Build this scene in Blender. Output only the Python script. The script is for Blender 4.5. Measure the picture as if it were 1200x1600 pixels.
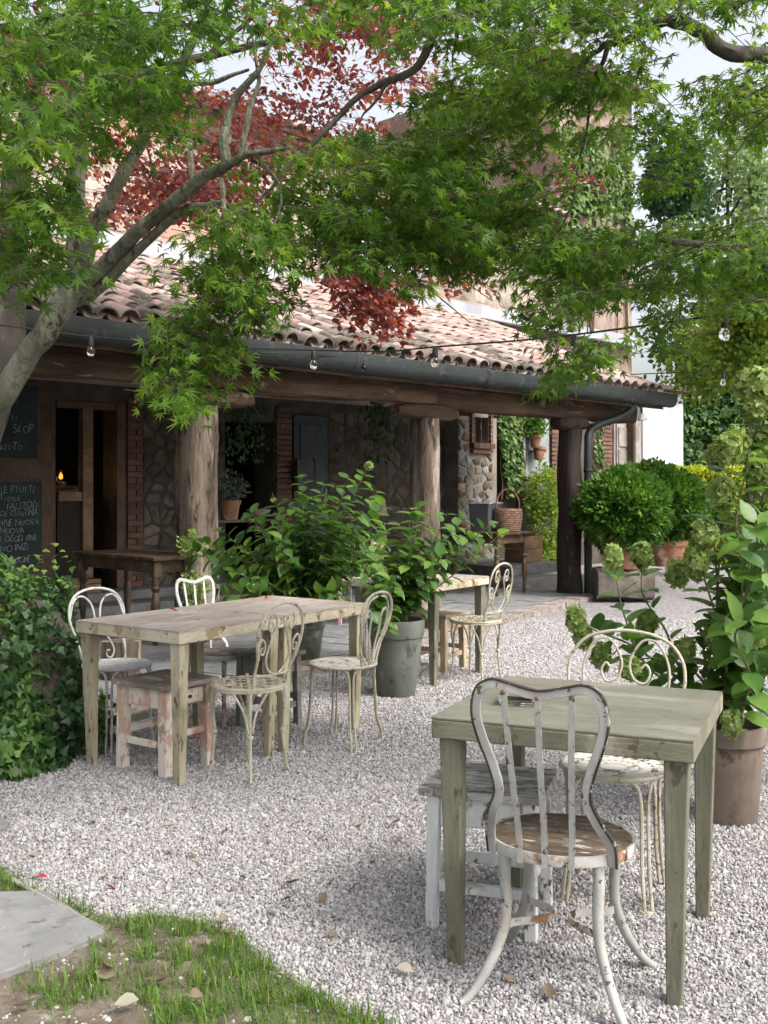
import bpy, bmesh, math, random
import numpy as np
from mathutils import Vector, Matrix

for o in list(bpy.data.objects):
    bpy.data.objects.remove(o)
SC = bpy.context.scene
COL = SC.collection
R = random.Random(7)
NR = np.random.default_rng(7)
PI = math.pi

# ------------------------------------------------------------------ camera
F, YH, CH = 1648.0, 761.0, 1.438          # focal length in photo pixels, horizon row, eye height
cam_d = bpy.data.cameras.new('camera')
cam_d.sensor_fit = 'VERTICAL'
cam_d.sensor_height = 36.0
cam_d.sensor_width = 27.0
cam_d.lens = F / 1600.0 * 36.0
cam_d.shift_y = -(800.0 - YH) / 1600.0
cam_d.clip_start = 0.05
cam_d.clip_end = 600.0
cam = bpy.data.objects.new('camera', cam_d)
COL.objects.link(cam)
cam.location = (0, 0, CH)
cam.rotation_euler = (PI / 2, 0, 0)
SC.camera = cam

# ------------------------------------------------------------------ sky and sun
SUN_TO = Vector((0.60, -0.42, 0.90)).normalized()      # towards the sun
world = bpy.data.worlds.new('World')
SC.world = world
world.use_nodes = True
wn = world.node_tree
bg = wn.nodes['Background']
sky = wn.nodes.new('ShaderNodeTexSky')
sky.sky_type = 'NISHITA'
sky.sun_disc = False
sky.sun_elevation = math.asin(SUN_TO.z)
sky.sun_rotation = math.atan2(SUN_TO.x, SUN_TO.y)
sky.air_density = 1.0
sky.dust_density = 6.0
sky.ozone_density = 0.6
haze_sat = wn.nodes.new('ShaderNodeHueSaturation')      # thin bright cloud: the sky is pale, hardly blue
haze_sat.inputs['Saturation'].default_value = 0.30
wn.links.new(sky.outputs[0], haze_sat.inputs['Color'])
wn.links.new(haze_sat.outputs[0], bg.inputs[0])
bg.inputs[1].default_value = 0.15
sun_d = bpy.data.lights.new('sun', 'SUN')
sun_d.energy = 1.05
sun_d.angle = math.radians(13.0)
sun_d.color = (1.0, 0.95, 0.87)
sun = bpy.data.objects.new('sun', sun_d)
COL.objects.link(sun)
sun.rotation_euler = SUN_TO.to_track_quat('Z', 'Y').to_euler()
SC.view_settings.view_transform = 'Standard'
SC.view_settings.look = 'None'
SC.view_settings.exposure = 1.25
SC.view_settings.gamma = 1.0
SC.view_settings.use_curve_mapping = False
SC.render.engine = 'CYCLES'
SC.cycles.use_denoising = True
SC.cycles.use_adaptive_sampling = True
SC.cycles.adaptive_threshold = 0.045
SC.cycles.max_bounces = 5
SC.cycles.diffuse_bounces = 2
SC.cycles.glossy_bounces = 2
SC.cycles.transmission_bounces = 4
SC.cycles.transparent_max_bounces = 6
SC.cycles.caustics_reflective = False
SC.cycles.caustics_refractive = False

# ------------------------------------------------------------------ helpers
def V(*a):
    return Vector(a)

def at(px, py, Y):
    """world point seen at photo pixel (px, py) at distance Y"""
    return Vector(((px - 600) / F * Y, Y, CH - (py - YH) / F * Y))

def gnd(px, py, z=0.0):
    return at(px, py, (CH - z) * F / (py - YH))

def link(o, parent=None):
    COL.objects.link(o)
    if parent is not None:
        o.parent = parent
    return o

def tag(o, label=None, cat=None, group=None, kind=None):
    if label: o['label'] = label
    if cat: o['category'] = cat
    if group: o['group'] = group
    if kind: o['kind'] = kind
    return o

def empty(name, loc=(0, 0, 0), rz=0.0, label=None, cat=None, group=None, kind=None):
    o = bpy.data.objects.new(name, None)
    o.empty_display_size = 0.1
    link(o)
    o.location = loc
    o.rotation_euler = (0, 0, rz)
    return tag(o, label, cat, group, kind)

def clone(o, parent=None):
    c = o.copy()
    link(c)
    c.parent = parent
    for ch in list(o.children):
        clone(ch, c)
    return c

def cr(pts, n=6, closed=False):
    """Catmull-Rom through pts"""
    P = [Vector(p) for p in pts]
    out = []
    m = len(P)
    rng = range(m if closed else m - 1)
    for i in rng:
        if closed:
            a, b, c, d = P[(i - 1) % m], P[i], P[(i + 1) % m], P[(i + 2) % m]
        else:
            b, c = P[i], P[i + 1]
            a = P[i - 1] if i > 0 else b + (b - c)
            d = P[i + 2] if i + 2 < m else c + (c - b)
        for k in range(n):
            t = k / n
            out.append(0.5 * ((2 * b) + (c - a) * t + (2 * a - 5 * b + 4 * c - d) * t * t + (3 * b - a - 3 * c + d) * t ** 3))
    if not closed:
        out.append(P[-1].copy())
    return out

def interp(vals, n):
    vals = list(vals)
    return [float(np.interp(i / (n - 1) * (len(vals) - 1), range(len(vals)), vals)) for i in range(n)]

class MB:
    def __init__(self):
        self.v = []
        self.f = []
    def add(self, vs, fs):
        k = len(self.v)
        self.v += [tuple(v) for v in vs]
        self.f += [tuple(i + k for i in f) for f in fs]
        return self
    def hexa(self, b, t):
        """b, t: four bottom and four top corners, both counter-clockwise from above"""
        return self.add(list(b) + list(t), [(3, 2, 1, 0), (4, 5, 6, 7), (0, 1, 5, 4), (1, 2, 6, 5), (2, 3, 7, 6), (3, 0, 4, 7)])
    def box(self, c, s, rz=0.0, M=None):
        x, y, z = s[0] / 2, s[1] / 2, s[2] / 2
        pts = [V(-x, -y, -z), V(x, -y, -z), V(x, y, -z), V(-x, y, -z), V(-x, -y, z), V(x, -y, z), V(x, y, z), V(-x, y, z)]
        m = Matrix.Translation(Vector(c)) @ Matrix.Rotation(rz, 4, 'Z')
        if M is not None:
            m = Matrix.Translation(Vector(c)) @ M
        pts = [m @ p for p in pts]
        return self.hexa(pts[:4], pts[4:])
    def taper(self, c, s0, s1, z0, z1, c1=None):
        c1 = c1 or c
        b = [V(c[0] + a * s0[0] / 2, c[1] + d * s0[1] / 2, z0) for a, d in ((-1, -1), (1, -1), (1, 1), (-1, 1))]
        t = [V(c1[0] + a * s1[0] / 2, c1[1] + d * s1[1] / 2, z1) for a, d in ((-1, -1), (1, -1), (1, 1), (-1, 1))]
        return self.hexa(b, t)
    def frames(self, P, closed=False, up=None):
        P = [Vector(p) for p in P]
        m = len(P)
        T = []
        for i in range(m):
            if closed:
                t = P[(i + 1) % m] - P[(i - 1) % m]
            else:
                t = P[min(i + 1, m - 1)] - P[max(i - 1, 0)]
            if t.length < 1e-9: t = V(0, 0, 1)
            T.append(t.normalized())
        n = Vector(up) if up is not None else T[0].orthogonal()
        N = []
        for i in range(m):
            if up is not None:
                n = Vector(up)
            n = n - T[i] * n.dot(T[i])
            if n.length < 1e-6: n = T[i].orthogonal()
            n = n.normalized()
            N.append(n.copy())
        return P, T, N
    def tube(self, P, r, n=8, closed=False, cap=True, wob=None):
        P, T, N = self.frames(P, closed)
        m = len(P)
        if not hasattr(r, '__len__'): r = [r] * m
        elif len(r) != m: r = interp(r, m)
        k = len(self.v)
        for i in range(m):
            b = T[i].cross(N[i])
            for j in range(n):
                a = 2 * PI * j / n
                rr = r[i] * (wob(i, j) if wob else 1)
                self.v.append(tuple(P[i] + (N[i] * math.cos(a) + b * math.sin(a)) * rr))
        for i in range(m if closed else m - 1):
            i2 = (i + 1) % m
            for j in range(n):
                j2 = (j + 1) % n
                self.f.append((k + i * n + j, k + i * n + j2, k + i2 * n + j2, k + i2 * n + j))
        if cap and not closed:
            self.f.append(tuple(k + j for j in reversed(range(n))))
            self.f.append(tuple(k + (m - 1) * n + j for j in range(n)))
        return self
    def sweep(self, P, prof, up, closed=False):
        """prof: list of (a, b) offsets along (up, T x up)"""
        P, T, N = self.frames(P, closed, up)
        m, n = len(P), len(prof)
        k = len(self.v)
        for i in range(m):
            b = T[i].cross(N[i])
            for (p, q) in prof:
                self.v.append(tuple(P[i] + N[i] * p + b * q))
        for i in range(m if closed else m - 1):
            i2 = (i + 1) % m
            for j in range(n):
                j2 = (j + 1) % n
                self.f.append((k + i * n + j, k + i * n + j2, k + i2 * n + j2, k + i2 * n + j))
        if not closed:
            self.f.append(tuple(k + j for j in reversed(range(n))))
            self.f.append(tuple(k + (m - 1) * n + j for j in range(n)))
        return self
    def lathe(self, prof, c=(0, 0, 0), n=24, sx=1.0, sy=1.0, capb=True, capt=True):
        k = len(self.v)
        m = len(prof)
        for (r, z) in prof:
            for j in range(n):
                a = 2 * PI * j / n
                self.v.append((c[0] + r * sx * math.cos(a), c[1] + r * sy * math.sin(a), c[2] + z))
        for i in range(m - 1):
            for j in range(n):
                j2 = (j + 1) % n
                self.f.append((k + i * n + j, k + i * n + j2, k + (i + 1) * n + j2, k + (i + 1) * n + j))
        if capb: self.f.append(tuple(k + j for j in reversed(range(n))))
        if capt: self.f.append(tuple(k + (m - 1) * n + j for j in range(n)))
        return self
    def mesh(self, name, smooth=False, angle=None):
        me = bpy.data.meshes.new(name)
        me.from_pydata(self.v, [], self.f)
        me.validate(clean_customdata=False)
        if smooth:
            me.polygons.foreach_set('use_smooth', [True] * len(me.polygons))
            if angle:
                me.set_sharp_from_angle(angle=math.radians(angle))
        me.update()
        return me
    def build(self, name, mat, parent=None, smooth=False, angle=40, bev=0.0, seg=2, **tg):
        me = self.mesh(name, smooth, angle)
        me.materials.append(mat)
        o = bpy.data.objects.new(name, me)
        link(o, parent)
        if bev > 0:
            b = o.modifiers.new('bevel', 'BEVEL')
            b.width = bev
            b.segments = seg
            b.limit_method = 'ANGLE'
            b.angle_limit = math.radians(35)
        return tag(o, **tg)

def np_mesh(name, verts, faces_sizes, face_idx, mat, parent=None, rnd=None, smooth=False, **tg):
    """fast mesh from numpy: verts (N,3), faces_sizes (M,), face_idx flat"""
    me = bpy.data.meshes.new(name)
    me.vertices.add(len(verts))
    me.vertices.foreach_set('co', np.asarray(verts, dtype=np.float32).ravel())
    me.loops.add(len(face_idx))
    me.loops.foreach_set('vertex_index', np.asarray(face_idx, dtype=np.int32))
    me.polygons.add(len(faces_sizes))
    st = np.concatenate([[0], np.cumsum(faces_sizes)[:-1]]).astype(np.int32)
    me.polygons.foreach_set('loop_start', st)
    me.polygons.foreach_set('loop_total', np.asarray(faces_sizes, dtype=np.int32))
    me.update(calc_edges=True)
    if rnd is not None:
        a = me.attributes.new('rnd', 'FLOAT', 'POINT')
        a.data.foreach_set('value', np.asarray(rnd, dtype=np.float32))
    if smooth:
        me.polygons.foreach_set('use_smooth', np.ones(len(faces_sizes), dtype=bool))
    me.materials.append(mat)
    o = bpy.data.objects.new(name, me)
    link(o, parent)
    return tag(o, **tg)

def scatter(name, T, faces, pos, rot, scl, mat, parent=None, rnd=None, smooth=False, **tg):
    """many copies of one small template in one mesh (leaves, blades)"""
    T = np.asarray(T, dtype=np.float64)
    N, k = len(pos), len(T)
    scl = np.asarray(scl)
    if scl.ndim == 1: scl = scl[:, None]
    scl = np.broadcast_to(scl, (N, 3))
    vs = np.einsum('nij,nkj->nki', rot, T[None] * scl[:, None, :]) + pos[:, None, :]
    sizes = np.tile(np.array([len(f) for f in faces]), N)
    flat = np.concatenate([np.array(f) for f in faces])
    idx = (flat[None, :] + (np.arange(N) * k)[:, None]).ravel()
    if rnd is None: rnd = NR.random(N)
    return np_mesh(name, vs.reshape(-1, 3), sizes, idx, mat, parent, np.repeat(rnd, k), smooth, **tg)

def frames_from(d, n):
    """rotation matrices with Y = d (tip), Z ~ n"""
    d = d / np.linalg.norm(d, axis=1, keepdims=True)
    x = np.cross(d, n)
    l = np.linalg.norm(x, axis=1, keepdims=True)
    x = np.where(l < 1e-5, np.array([[1.0, 0, 0]]), x / np.maximum(l, 1e-6))
    z = np.cross(x, d)
    return np.stack([x, d, z], axis=2)

# leaf templates: +Y tip, +Z upper side
def maple_template():
    lob = [(-122, .36), (-80, .70), (-40, .93), (0, 1.0), (40, .93), (80, .70), (122, .36)]
    notch = [.22, .26, .30, .30, .26, .22]
    P = [(0, 0, 0.03)]
    ring = [(0, -.05, 0)]
    for i, (a, r) in enumerate(lob):
        t = math.radians(a)
        ring.append((math.sin(t) * r, math.cos(t) * r, -.16 * r * r))
        if i < 6:
            t2 = math.radians((a + lob[i + 1][0]) / 2)
            ring.append((math.sin(t2) * notch[i], math.cos(t2) * notch[i], .03))
    P += ring
    fs = []
    n = len(ring)
    for i in range(n):
        fs.append((0, 1 + (i + 1) % n, 1 + i))
    return [(x, y - .1, z) for x, y, z in P], fs
MAPLE = maple_template()
OVAL = ([(0, 0, 0), (.30, .32, .07), (.27, .68, .05), (0, 1, -.10), (-.27, .68, .05), (-.30, .32, .07), (0, .5, -.02)],
        [(0, 1, 6), (1, 2, 6), (2, 3, 6), (3, 4, 6), (4, 5, 6), (5, 0, 6)])
SMALL = ([(0, 0, 0), (.28, .5, .06), (0, 1, -.05), (-.28, .5, .06)], [(0, 1, 2), (0, 2, 3)])
IVY = ([(0, .12, .02), (0, -.05, 0), (.30, -.12, -.03), (.52, .18, -.06), (.26, .38, .02), (.0, 1, -.10), (-.26, .38, .02), (-.52, .18, -.06), (-.30, -.12, -.03)],
       [(0, 1, 2), (0, 2, 3), (0, 3, 4), (0, 4, 5), (0, 5, 6), (0, 6, 7), (0, 7, 8), (0, 8, 1)])

def hydrangea_leaf():
    xs = [0, .22, .33, .34, .26, .12, 0]
    ys = [0, .12, .32, .52, .74, .91, 1.06]
    v, f = [], []
    for i in range(7):
        dz = -.22 * (ys[i] - .25) ** 2
        v.append((0, ys[i], dz - .02))
        if 0 < i < 6:
            v.append((xs[i], ys[i] - .02, dz + .07))
            v.append((-xs[i], ys[i] - .02, dz + .07))
    # index helpers
    c = [0] + [1 + 3 * (i - 1) for i in range(1, 6)] + [16]
    for i in range(6):
        a, b = c[i], c[i + 1]
        ra = a + 1 if 0 < i else None
        rb = b + 1 if i + 1 < 6 else None
        la = a + 2 if 0 < i else None
        lb = b + 2 if i + 1 < 6 else None
        f.append(tuple(q for q in (a, ra, rb, b) if q is not None))
        f.append(tuple(q for q in (a, b, lb, la) if q is not None))
    return v, f
HYD = hydrangea_leaf()
# ------------------------------------------------------------------ materials
class NT:
    def __init__(self, name):
        self.m = bpy.data.materials.new(name)
        self.m.use_nodes = True
        self.t = self.m.node_tree
        self.t.nodes.clear()
        self.out = self.n('ShaderNodeOutputMaterial')
    def n(self, typ, **kw):
        nd = self.t.nodes.new(typ)
        for k, v in kw.items():
            if k.startswith('i_'):
                nd.inputs[k[2:].replace('_', ' ')].default_value = v
            else:
                setattr(nd, k, v)
        return nd
    def l(self, a, b):
        self.t.links.new(a, b)
    def coords(self, stretch=(1, 1, 1), rand=True, kind='Object'):
        tc = self.n('ShaderNodeTexCoord')
        src = tc.outputs[kind]
        if rand:
            oi = self.n('ShaderNodeObjectInfo')
            mul = self.n('ShaderNodeMath', operation='MULTIPLY')
            mul.inputs[1].default_value = 23.0
            self.l(oi.outputs['Random'], mul.inputs[0])
            ad = self.n('ShaderNodeVectorMath', operation='ADD')
            self.l(src, ad.inputs[0]); self.l(mul.outputs[0], ad.inputs[1])
            src = ad.outputs[0]
        mp = self.n('ShaderNodeMapping')
        mp.inputs['Scale'].default_value = stretch
        self.l(src, mp.inputs['Vector'])
        return mp.outputs[0]
    def noise(self, vec, scale, detail=5, rough=.6, dist=0.0):
        nd = self.n('ShaderNodeTexNoise')
        nd.inputs['Scale'].default_value = scale
        nd.inputs['Detail'].default_value = detail
        nd.inputs['Roughness'].default_value = rough
        nd.inputs['Distortion'].default_value = dist
        if vec is not None: self.l(vec, nd.inputs['Vector'])
        mr = self.n('ShaderNodeMapRange')
        mr.inputs['From Min'].default_value = .24
        mr.inputs['From Max'].default_value = .76
        self.l(nd.outputs['Fac'], mr.inputs['Value'])
        return mr.outputs[0]
    def ramp(self, fac, stops, interp='LINEAR'):
        nd = self.n('ShaderNodeValToRGB')
        cr_ = nd.color_ramp
        cr_.interpolation = interp
        while len(cr_.elements) < len(stops): cr_.elements.new(.5)
        for e, (p, c) in zip(cr_.elements, stops):
            e.position = p
            e.color = (c[0], c[1], c[2], 1) if hasattr(c, '__len__') else (c, c, c, 1)
        self.l(fac, nd.inputs['Fac'])
        return nd.outputs['Color']
    def mix(self, fac, a, b, mode='MIX'):
        nd = self.n('ShaderNodeMix', data_type='RGBA', blend_type=mode)
        for s, i in ((fac, 0), (a, 6), (b, 7)):
            if hasattr(s, 'is_output'): self.l(s, nd.inputs[i])
            elif i == 0: nd.inputs[0].default_value = s
            else: nd.inputs[i].default_value = (s[0], s[1], s[2], 1)
        return nd.outputs[2]
    def bump(self, h, strength=.3, dist=.01, prev=None):
        nd = self.n('ShaderNodeBump')
        nd.inputs['Strength'].default_value = strength
        nd.inputs['Distance'].default_value = dist
        self.l(h, nd.inputs['Height'])
        if prev is not None: self.l(prev, nd.inputs['Normal'])
        return nd.outputs[0]
    def principled(self, col, rough=.7, metal=0.0, normal=None, spec=.4):
        nd = self.n('ShaderNodeBsdfPrincipled')
        for s, k in ((col, 'Base Color'), (rough, 'Roughness')):
            if hasattr(s, 'is_output'): self.l(s, nd.inputs[k])
            elif k == 'Base Color': nd.inputs[k].default_value = (s[0], s[1], s[2], 1)
            else: nd.inputs[k].default_value = s
        nd.inputs['Metallic'].default_value = metal
        nd.inputs['Specular IOR Level'].default_value = spec
        if normal is not None: self.l(normal, nd.inputs['Normal'])
        return nd.outputs[0]
    def done(self, sh):
        self.l(sh, self.out.inputs['Surface'])
        return self.m

def surf(name, c1, c2, scale=5, rough=.7, stretch=(1, 1, 1), wear=(), bump=.25, bscale=60, bdist=.004, metal=0.0,
         objvar=0.0, spec=.35, kind='Object', rand=True, grain=None, c3=None, edge=None):
    """c1/c2 mottled base; wear = list of (colour, scale, lo, hi); grain = (scale, strength, stretch)"""
    t = NT(name)
    vec = t.coords(stretch, rand, kind)
    n1 = t.noise(vec, scale, 6, .62, .2)
    stops = [(.3, c1), (.7, c2)] if c3 is None else [(.28, c1), (.5, c2), (.72, c3)]
    col = t.ramp(n1, stops)
    if objvar:
        oi = t.n('ShaderNodeObjectInfo')
        hv = t.n('ShaderNodeHueSaturation')
        mr = t.n('ShaderNodeMapRange')
        mr.inputs['To Min'].default_value = 1 - objvar
        mr.inputs['To Max'].default_value = 1 + objvar
        t.l(oi.outputs['Random'], mr.inputs['Value'])
        t.l(mr.outputs[0], hv.inputs['Value'])
        t.l(col, hv.inputs['Color'])
        col = hv.outputs[0]
    fine = t.noise(vec, bscale, 4, .6)
    nrm = None
    if grain:
        v2 = t.coords(grain[2], rand, kind)
        g = t.noise(v2, grain[0], 5, .65, .4)
        col = t.mix(grain[1], col, t.ramp(g, [(.3, .35), (.7, 1.0)]), 'MULTIPLY')
        nrm = t.bump(g, .5, bdist * 1.2)
    h = fine
    for (wc, ws, lo, hi) in wear:
        wn_ = t.noise(vec, ws, 8, .68, .3)
        msk = t.ramp(wn_, [(lo, 0.0), (hi, 1.0)])
        col = t.mix(msk, col, wc)
    if edge:
        # paint worn through along the real edges of the piece: (colour, width, lo, hi)
        bv = t.n('ShaderNodeBevel', samples=4); bv.inputs['Radius'].default_value = edge[1]
        ge = t.n('ShaderNodeNewGeometry')
        dt = t.n('ShaderNodeVectorMath', operation='DOT_PRODUCT')
        t.l(bv.outputs[0], dt.inputs[0]); t.l(ge.outputs['Normal'], dt.inputs[1])
        em = t.ramp(dt.outputs['Value'], [(.80, 1.0), (.985, 0.0)])
        en = t.ramp(t.noise(vec, edge[4] if len(edge) > 4 else 14, 6, .7), [(edge[2], 0.0), (edge[3], 1.0)])
        mk_ = t.n('ShaderNodeMath', operation='MULTIPLY')
        t.l(em, mk_.inputs[0]); t.l(en, mk_.inputs[1])
        col = t.mix(mk_.outputs[0], col, edge[0])
    nrm = t.bump(h, bump, bdist, nrm)
    return t.done(t.principled(col, rough, metal, nrm, spec))

def leafmat(name, cols, trans, tfac=.4, rough=.5, objrandom=False, spec=.3):
    t = NT(name)
    if objrandom:
        fac = t.n('ShaderNodeObjectInfo').outputs['Random']
    else:
        a = t.n('ShaderNodeAttribute', attribute_name='rnd')
        fac = a.outputs['Fac']
    k = len(cols)
    col = t.ramp(fac, [(i / max(1, k - 1), c) for i, c in enumerate(cols)])
    tc = t.ramp(fac, [(i / max(1, k - 1), tuple(x * y for x, y in zip(c, trans))) for i, c in enumerate(cols)])
    p = t.principled(col, rough, 0, None, spec)
    tr = t.n('ShaderNodeBsdfTranslucent')
    t.l(tc, tr.inputs['Color'])
    mx = t.n('ShaderNodeMixShader')
    mx.inputs[0].default_value = tfac
    t.l(p, mx.inputs[1]); t.l(tr.outputs[0], mx.inputs[2])
    return t.done(mx.outputs[0])

def tilemat(name, cols, dark=.0):
    """terracotta: every tile its own tone, lichen and soot on top"""
    t = NT(name)
    oi = t.n('ShaderNodeObjectInfo')
    a = t.n('ShaderNodeAttribute', attribute_name='rnd')
    ad = t.n('ShaderNodeMath', operation='ADD')
    t.l(oi.outputs['Random'], ad.inputs[0]); t.l(a.outputs['Fac'], ad.inputs[1])
    fr = t.n('ShaderNodeMath', operation='FRACT'); t.l(ad.outputs[0], fr.inputs[0])
    col = t.ramp(fr.outputs[0], [(i / (len(cols) - 1), c) for i, c in enumerate(cols)])
    geo = t.n('ShaderNodeNewGeometry')
    n1 = t.noise(geo.outputs['Position'], 9, 6, .65)
    col = t.mix(t.ramp(n1, [(.50, 0), (.80, .75)]), col, (.30, .265, .24))
    n2 = t.noise(geo.outputs['Position'], 3.1, 7, .7)
    col = t.mix(t.ramp(n2, [(.50, 0), (.80, .8)]), col, (.075, .068, .052))
    n3 = t.noise(geo.outputs['Position'], 70, 3)
    return t.done(t.principled(col, .85, 0, t.bump(n3, .3, .004), .25))

MT = {}
# --- painted and bare wood of the tables: legs run along z, tops along x
MT['table_top'] = surf('worn_sage_tabletop', (.145, .146, .112), (.195, .190, .15), 3.2, .42, (.6, 2.2, 1), [((.25, .225, .195), 2.4, .56, .82), ((.075, .068, .048), 17, .70, .80)], .15, 90, .002, grain=(9, .30, (1, 9, 1)), edge=((.07, .055, .038), .010, .25, .50))
MT['table_edge'] = surf('worn_sage_edge', (.135, .133, .092), (.20, .193, .138), 4, .6, (1, 1, 1), [((.28, .255, .20), 5, .58, .76), ((.09, .075, .05), 21, .66, .73)], .2, 80, .002, grain=(11, .22, (2, 2, 8)), edge=((.085, .062, .04), .009, .28, .50))
MT['table_leg'] = surf('worn_sage_leg', (.135, .135, .092), (.20, .193, .138), 5, .6, (1, 1, .35), [((.27, .25, .19), 6, .60, .78), ((.08, .07, .045), 25, .67, .74)], .2, 80, .002, grain=(11, .28, (5, 5, .5)), edge=((.09, .068, .044), .008, .34, .54))
MT['tan_top'] = surf('worn_tan_tabletop', (.37, .305, .262), (.48, .415, .37), 3.0, .5, (.5, 1.6, 1), [((.31, .25, .20), 2.1, .52, .80), ((.56, .51, .47), 5, .62, .80), ((.10, .075, .05), 19, .70, .78)], .12, 90, .002, grain=(9, .30, (1, 9, 1)), edge=((.12, .088, .06), .008, .38, .56))
MT['tan_edge'] = surf('worn_cream_edge', (.44, .38, .27), (.58, .53, .41), 4, .6, (1, 1, 1), [((.30, .23, .13), 6, .57, .70), ((.10, .08, .05), 23, .68, .74)], .2, 80, .002, grain=(11, .22, (2, 2, 8)), edge=((.085, .062, .04), .009, .28, .50))
MT['tan_leg'] = surf('worn_cream_leg', (.35, .31, .20), (.50, .455, .325), 5, .6, (1, 1, .35), [((.20, .175, .10), 6, .56, .76), ((.09, .07, .05), 25, .68, .74)], .2, 80, .002, grain=(11, .28, (5, 5, .5)), edge=((.09, .068, .044), .008, .34, .54))
MT['dark_wood'] = surf('dark_old_wood', (.055, .035, .022), (.115, .075, .048), 4, .5, (1, 1, 1), [((.17, .12, .08), 8, .62, .75)], .25, 70, .003, grain=(9, .5, (1, 6, 1)))
MT['dark_wood_leg'] = surf('dark_turned_wood', (.050, .032, .021), (.105, .07, .045), 6, .42, (1, 1, 1), [((.20, .15, .10), 9, .64, .76)], .2, 70, .003)
MT['honey_wood'] = surf('honey_wood', (.16, .090, .045), (.25, .15, .078), 5, .55, (1, 1, 1), [((.14, .08, .04), 7, .6, .75)], .2, 70, .003, grain=(7, .4, (1, 1, 5)))
MT['door_wood'] = surf('brown_door_wood', (.075, .040, .020), (.13, .073, .037), 4, .55, (1, 1, 1), [((.09, .05, .03), 8, .6, .74)], .25, 70, .003, grain=(9, .45, (5, 5, .6)))
MT['pink_stool'] = surf('pink_peeling_paint', (.50, .31, .24), (.60, .41, .33), 5, .65, (1, 1, .5), [((.66, .60, .52), 5, .52, .58), ((.38, .28, .18), 11, .60, .68)], .2, 80, .002, grain=(11, .22, (5, 5, .6)), edge=((.13, .095, .065), .006, .42, .56, 18))
MT['pink_seat'] = surf('grey_wood_seat', (.20, .165, .14), (.32, .28, .245), 4, .6, (1, 1, 1), [((.45, .41, .37), 9, .60, .72)], .25, 80, .002, grain=(10, .45, (1, 7, 1)))
MT['white_peel'] = surf('white_peeling_paint', (.60, .61, .60), (.72, .73, .72), 5, .6, (1, 1, .5), [((.33, .32, .295), 7, .58, .66), ((.11, .09, .07), 17, .66, .71)], .3, 80, .002, grain=(11, .22, (5, 5, .6)), edge=((.13, .095, .065), .006, .42, .56, 18))
MT['white_peel_top'] = surf('white_peeling_boards', (.46, .47, .465), (.64, .65, .645), 4, .65, (1, 3, 1), [((.27, .25, .225), 7, .50, .57), ((.11, .085, .065), 13, .60, .66)], .5, 60, .003, grain=(8, .5, (1, 6, 1)))
MT['tan_stool'] = surf('tan_stool_wood', (.38, .29, .18), (.49, .40, .27), 5, .6, (1, 1, .5), [((.47, .27, .18), 4, .55, .66), ((.20, .14, .09), 15, .64, .72)], .2, 80, .002, grain=(11, .22, (5, 5, .6)), edge=((.13, .095, .065), .006, .42, .56, 18))
MT['tan_seat'] = surf('tan_stool_seat', (.36, .28, .21), (.47, .39, .31), 4, .6, (1, 1, 1), [((.25, .19, .14), 8, .6, .72)], .2, 80, .002, grain=(10, .35, (1, 7, 1)))
MT['grey_stool'] = surf('grey_green_old_wood', (.13, .135, .11), (.21, .21, .175), 5, .65, (1, 1, 1), [((.30, .28, .24), 9, .6, .7)], .25, 70, .003)
# --- painted iron
MT['cream_iron'] = surf('cream_painted_iron', (.36, .335, .255), (.47, .445, .36), 9, .42, (1, 1, 1), [((.40, .33, .20), 22, .61, .68), ((.16, .10, .06), 41, .68, .73)], .2, 120, .001)
MT['white_iron'] = surf('white_painted_iron', (.46, .465, .46), (.58, .585, .575), 9, .42, (1, 1, 1), [((.45, .40, .33), 24, .62, .68), ((.15, .10, .07), 41, .68, .73)], .2, 120, .001)
MT['chip_iron'] = surf('chipped_white_iron', (.29, .292, .27), (.39, .39, .365), 8, .45, (1, 1, 1), [((.36, .31, .26), 14, .64, .72), ((.09, .06, .042), 34, .70, .73), ((.16, .075, .035), 9, .80, .88)], .35, 100, .0015, edge=((.03, .024, .02), .003, .40, .50, 20))
MT['rust_iron'] = surf('rusty_white_iron', (.36, .345, .31), (.48, .465, .43), 8, .5, (1, 1, 1), [((.22, .115, .055), 10, .54, .70), ((.085, .046, .026), 23, .62, .70)], .4, 90, .0015)
MT['bare_iron'] = surf('dark_bare_iron', (.030, .024, .020), (.065, .05, .042), 10, .5, (1, 1, 1), [((.45, .44, .40), 26, .60, .66)], .3, 90, .001, metal=.2)
MT['rust_dark'] = surf('dark_rust', (.06, .028, .015), (.13, .06, .03), 14, .7, bump=.4)
MT['old_seat'] = surf('flaking_wooden_seat', (.085, .062, .042), (.17, .135, .096), 8, .75, (1, 3.5, 1), [((.36, .335, .29), 9, .66, .72), ((.045, .032, .022), 15, .60, .68)], .6, 50, .004, grain=(9, .5, (1, 7, 1)))
MT['peeled_disc'] = surf('flaking_metal_seat', (.52, .50, .46), (.66, .64, .60), 7, .55, (1, 1, 1), [((.20, .17, .14), 14, .56, .61)], .4, 70, .002)
# --- pots
MT['grey_pot'] = surf('grey_green_clay', (.105, .115, .095), (.16, .17, .145), 4, .6, (1, 1, .6), [((.30, .30, .26), 3.0, .60, .72), ((.06, .065, .05), 9, .62, .72)], .2, 90, .003)
MT['brown_pot'] = surf('weathered_brown_clay', (.125, .095, .075), (.19, .15, .122), 4, .75, (1, 1, .6), [((.25, .225, .20), 3.4, .58, .80), ((.07, .055, .042), 8, .64, .80)], .25, 90, .003)
MT['terracotta'] = surf('orange_terracotta', (.23, .105, .055), (.34, .17, .10), 4, .75, (1, 1, .6), [((.50, .38, .30), 3.4, .62, .74), ((.18, .10, .06), 8, .62, .72)], .25, 90, .003)
MT['soil'] = surf('dark_soil', (.03, .022, .015), (.06, .045, .03), 30, .95, bump=.8, bscale=50, bdist=.01)
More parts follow.
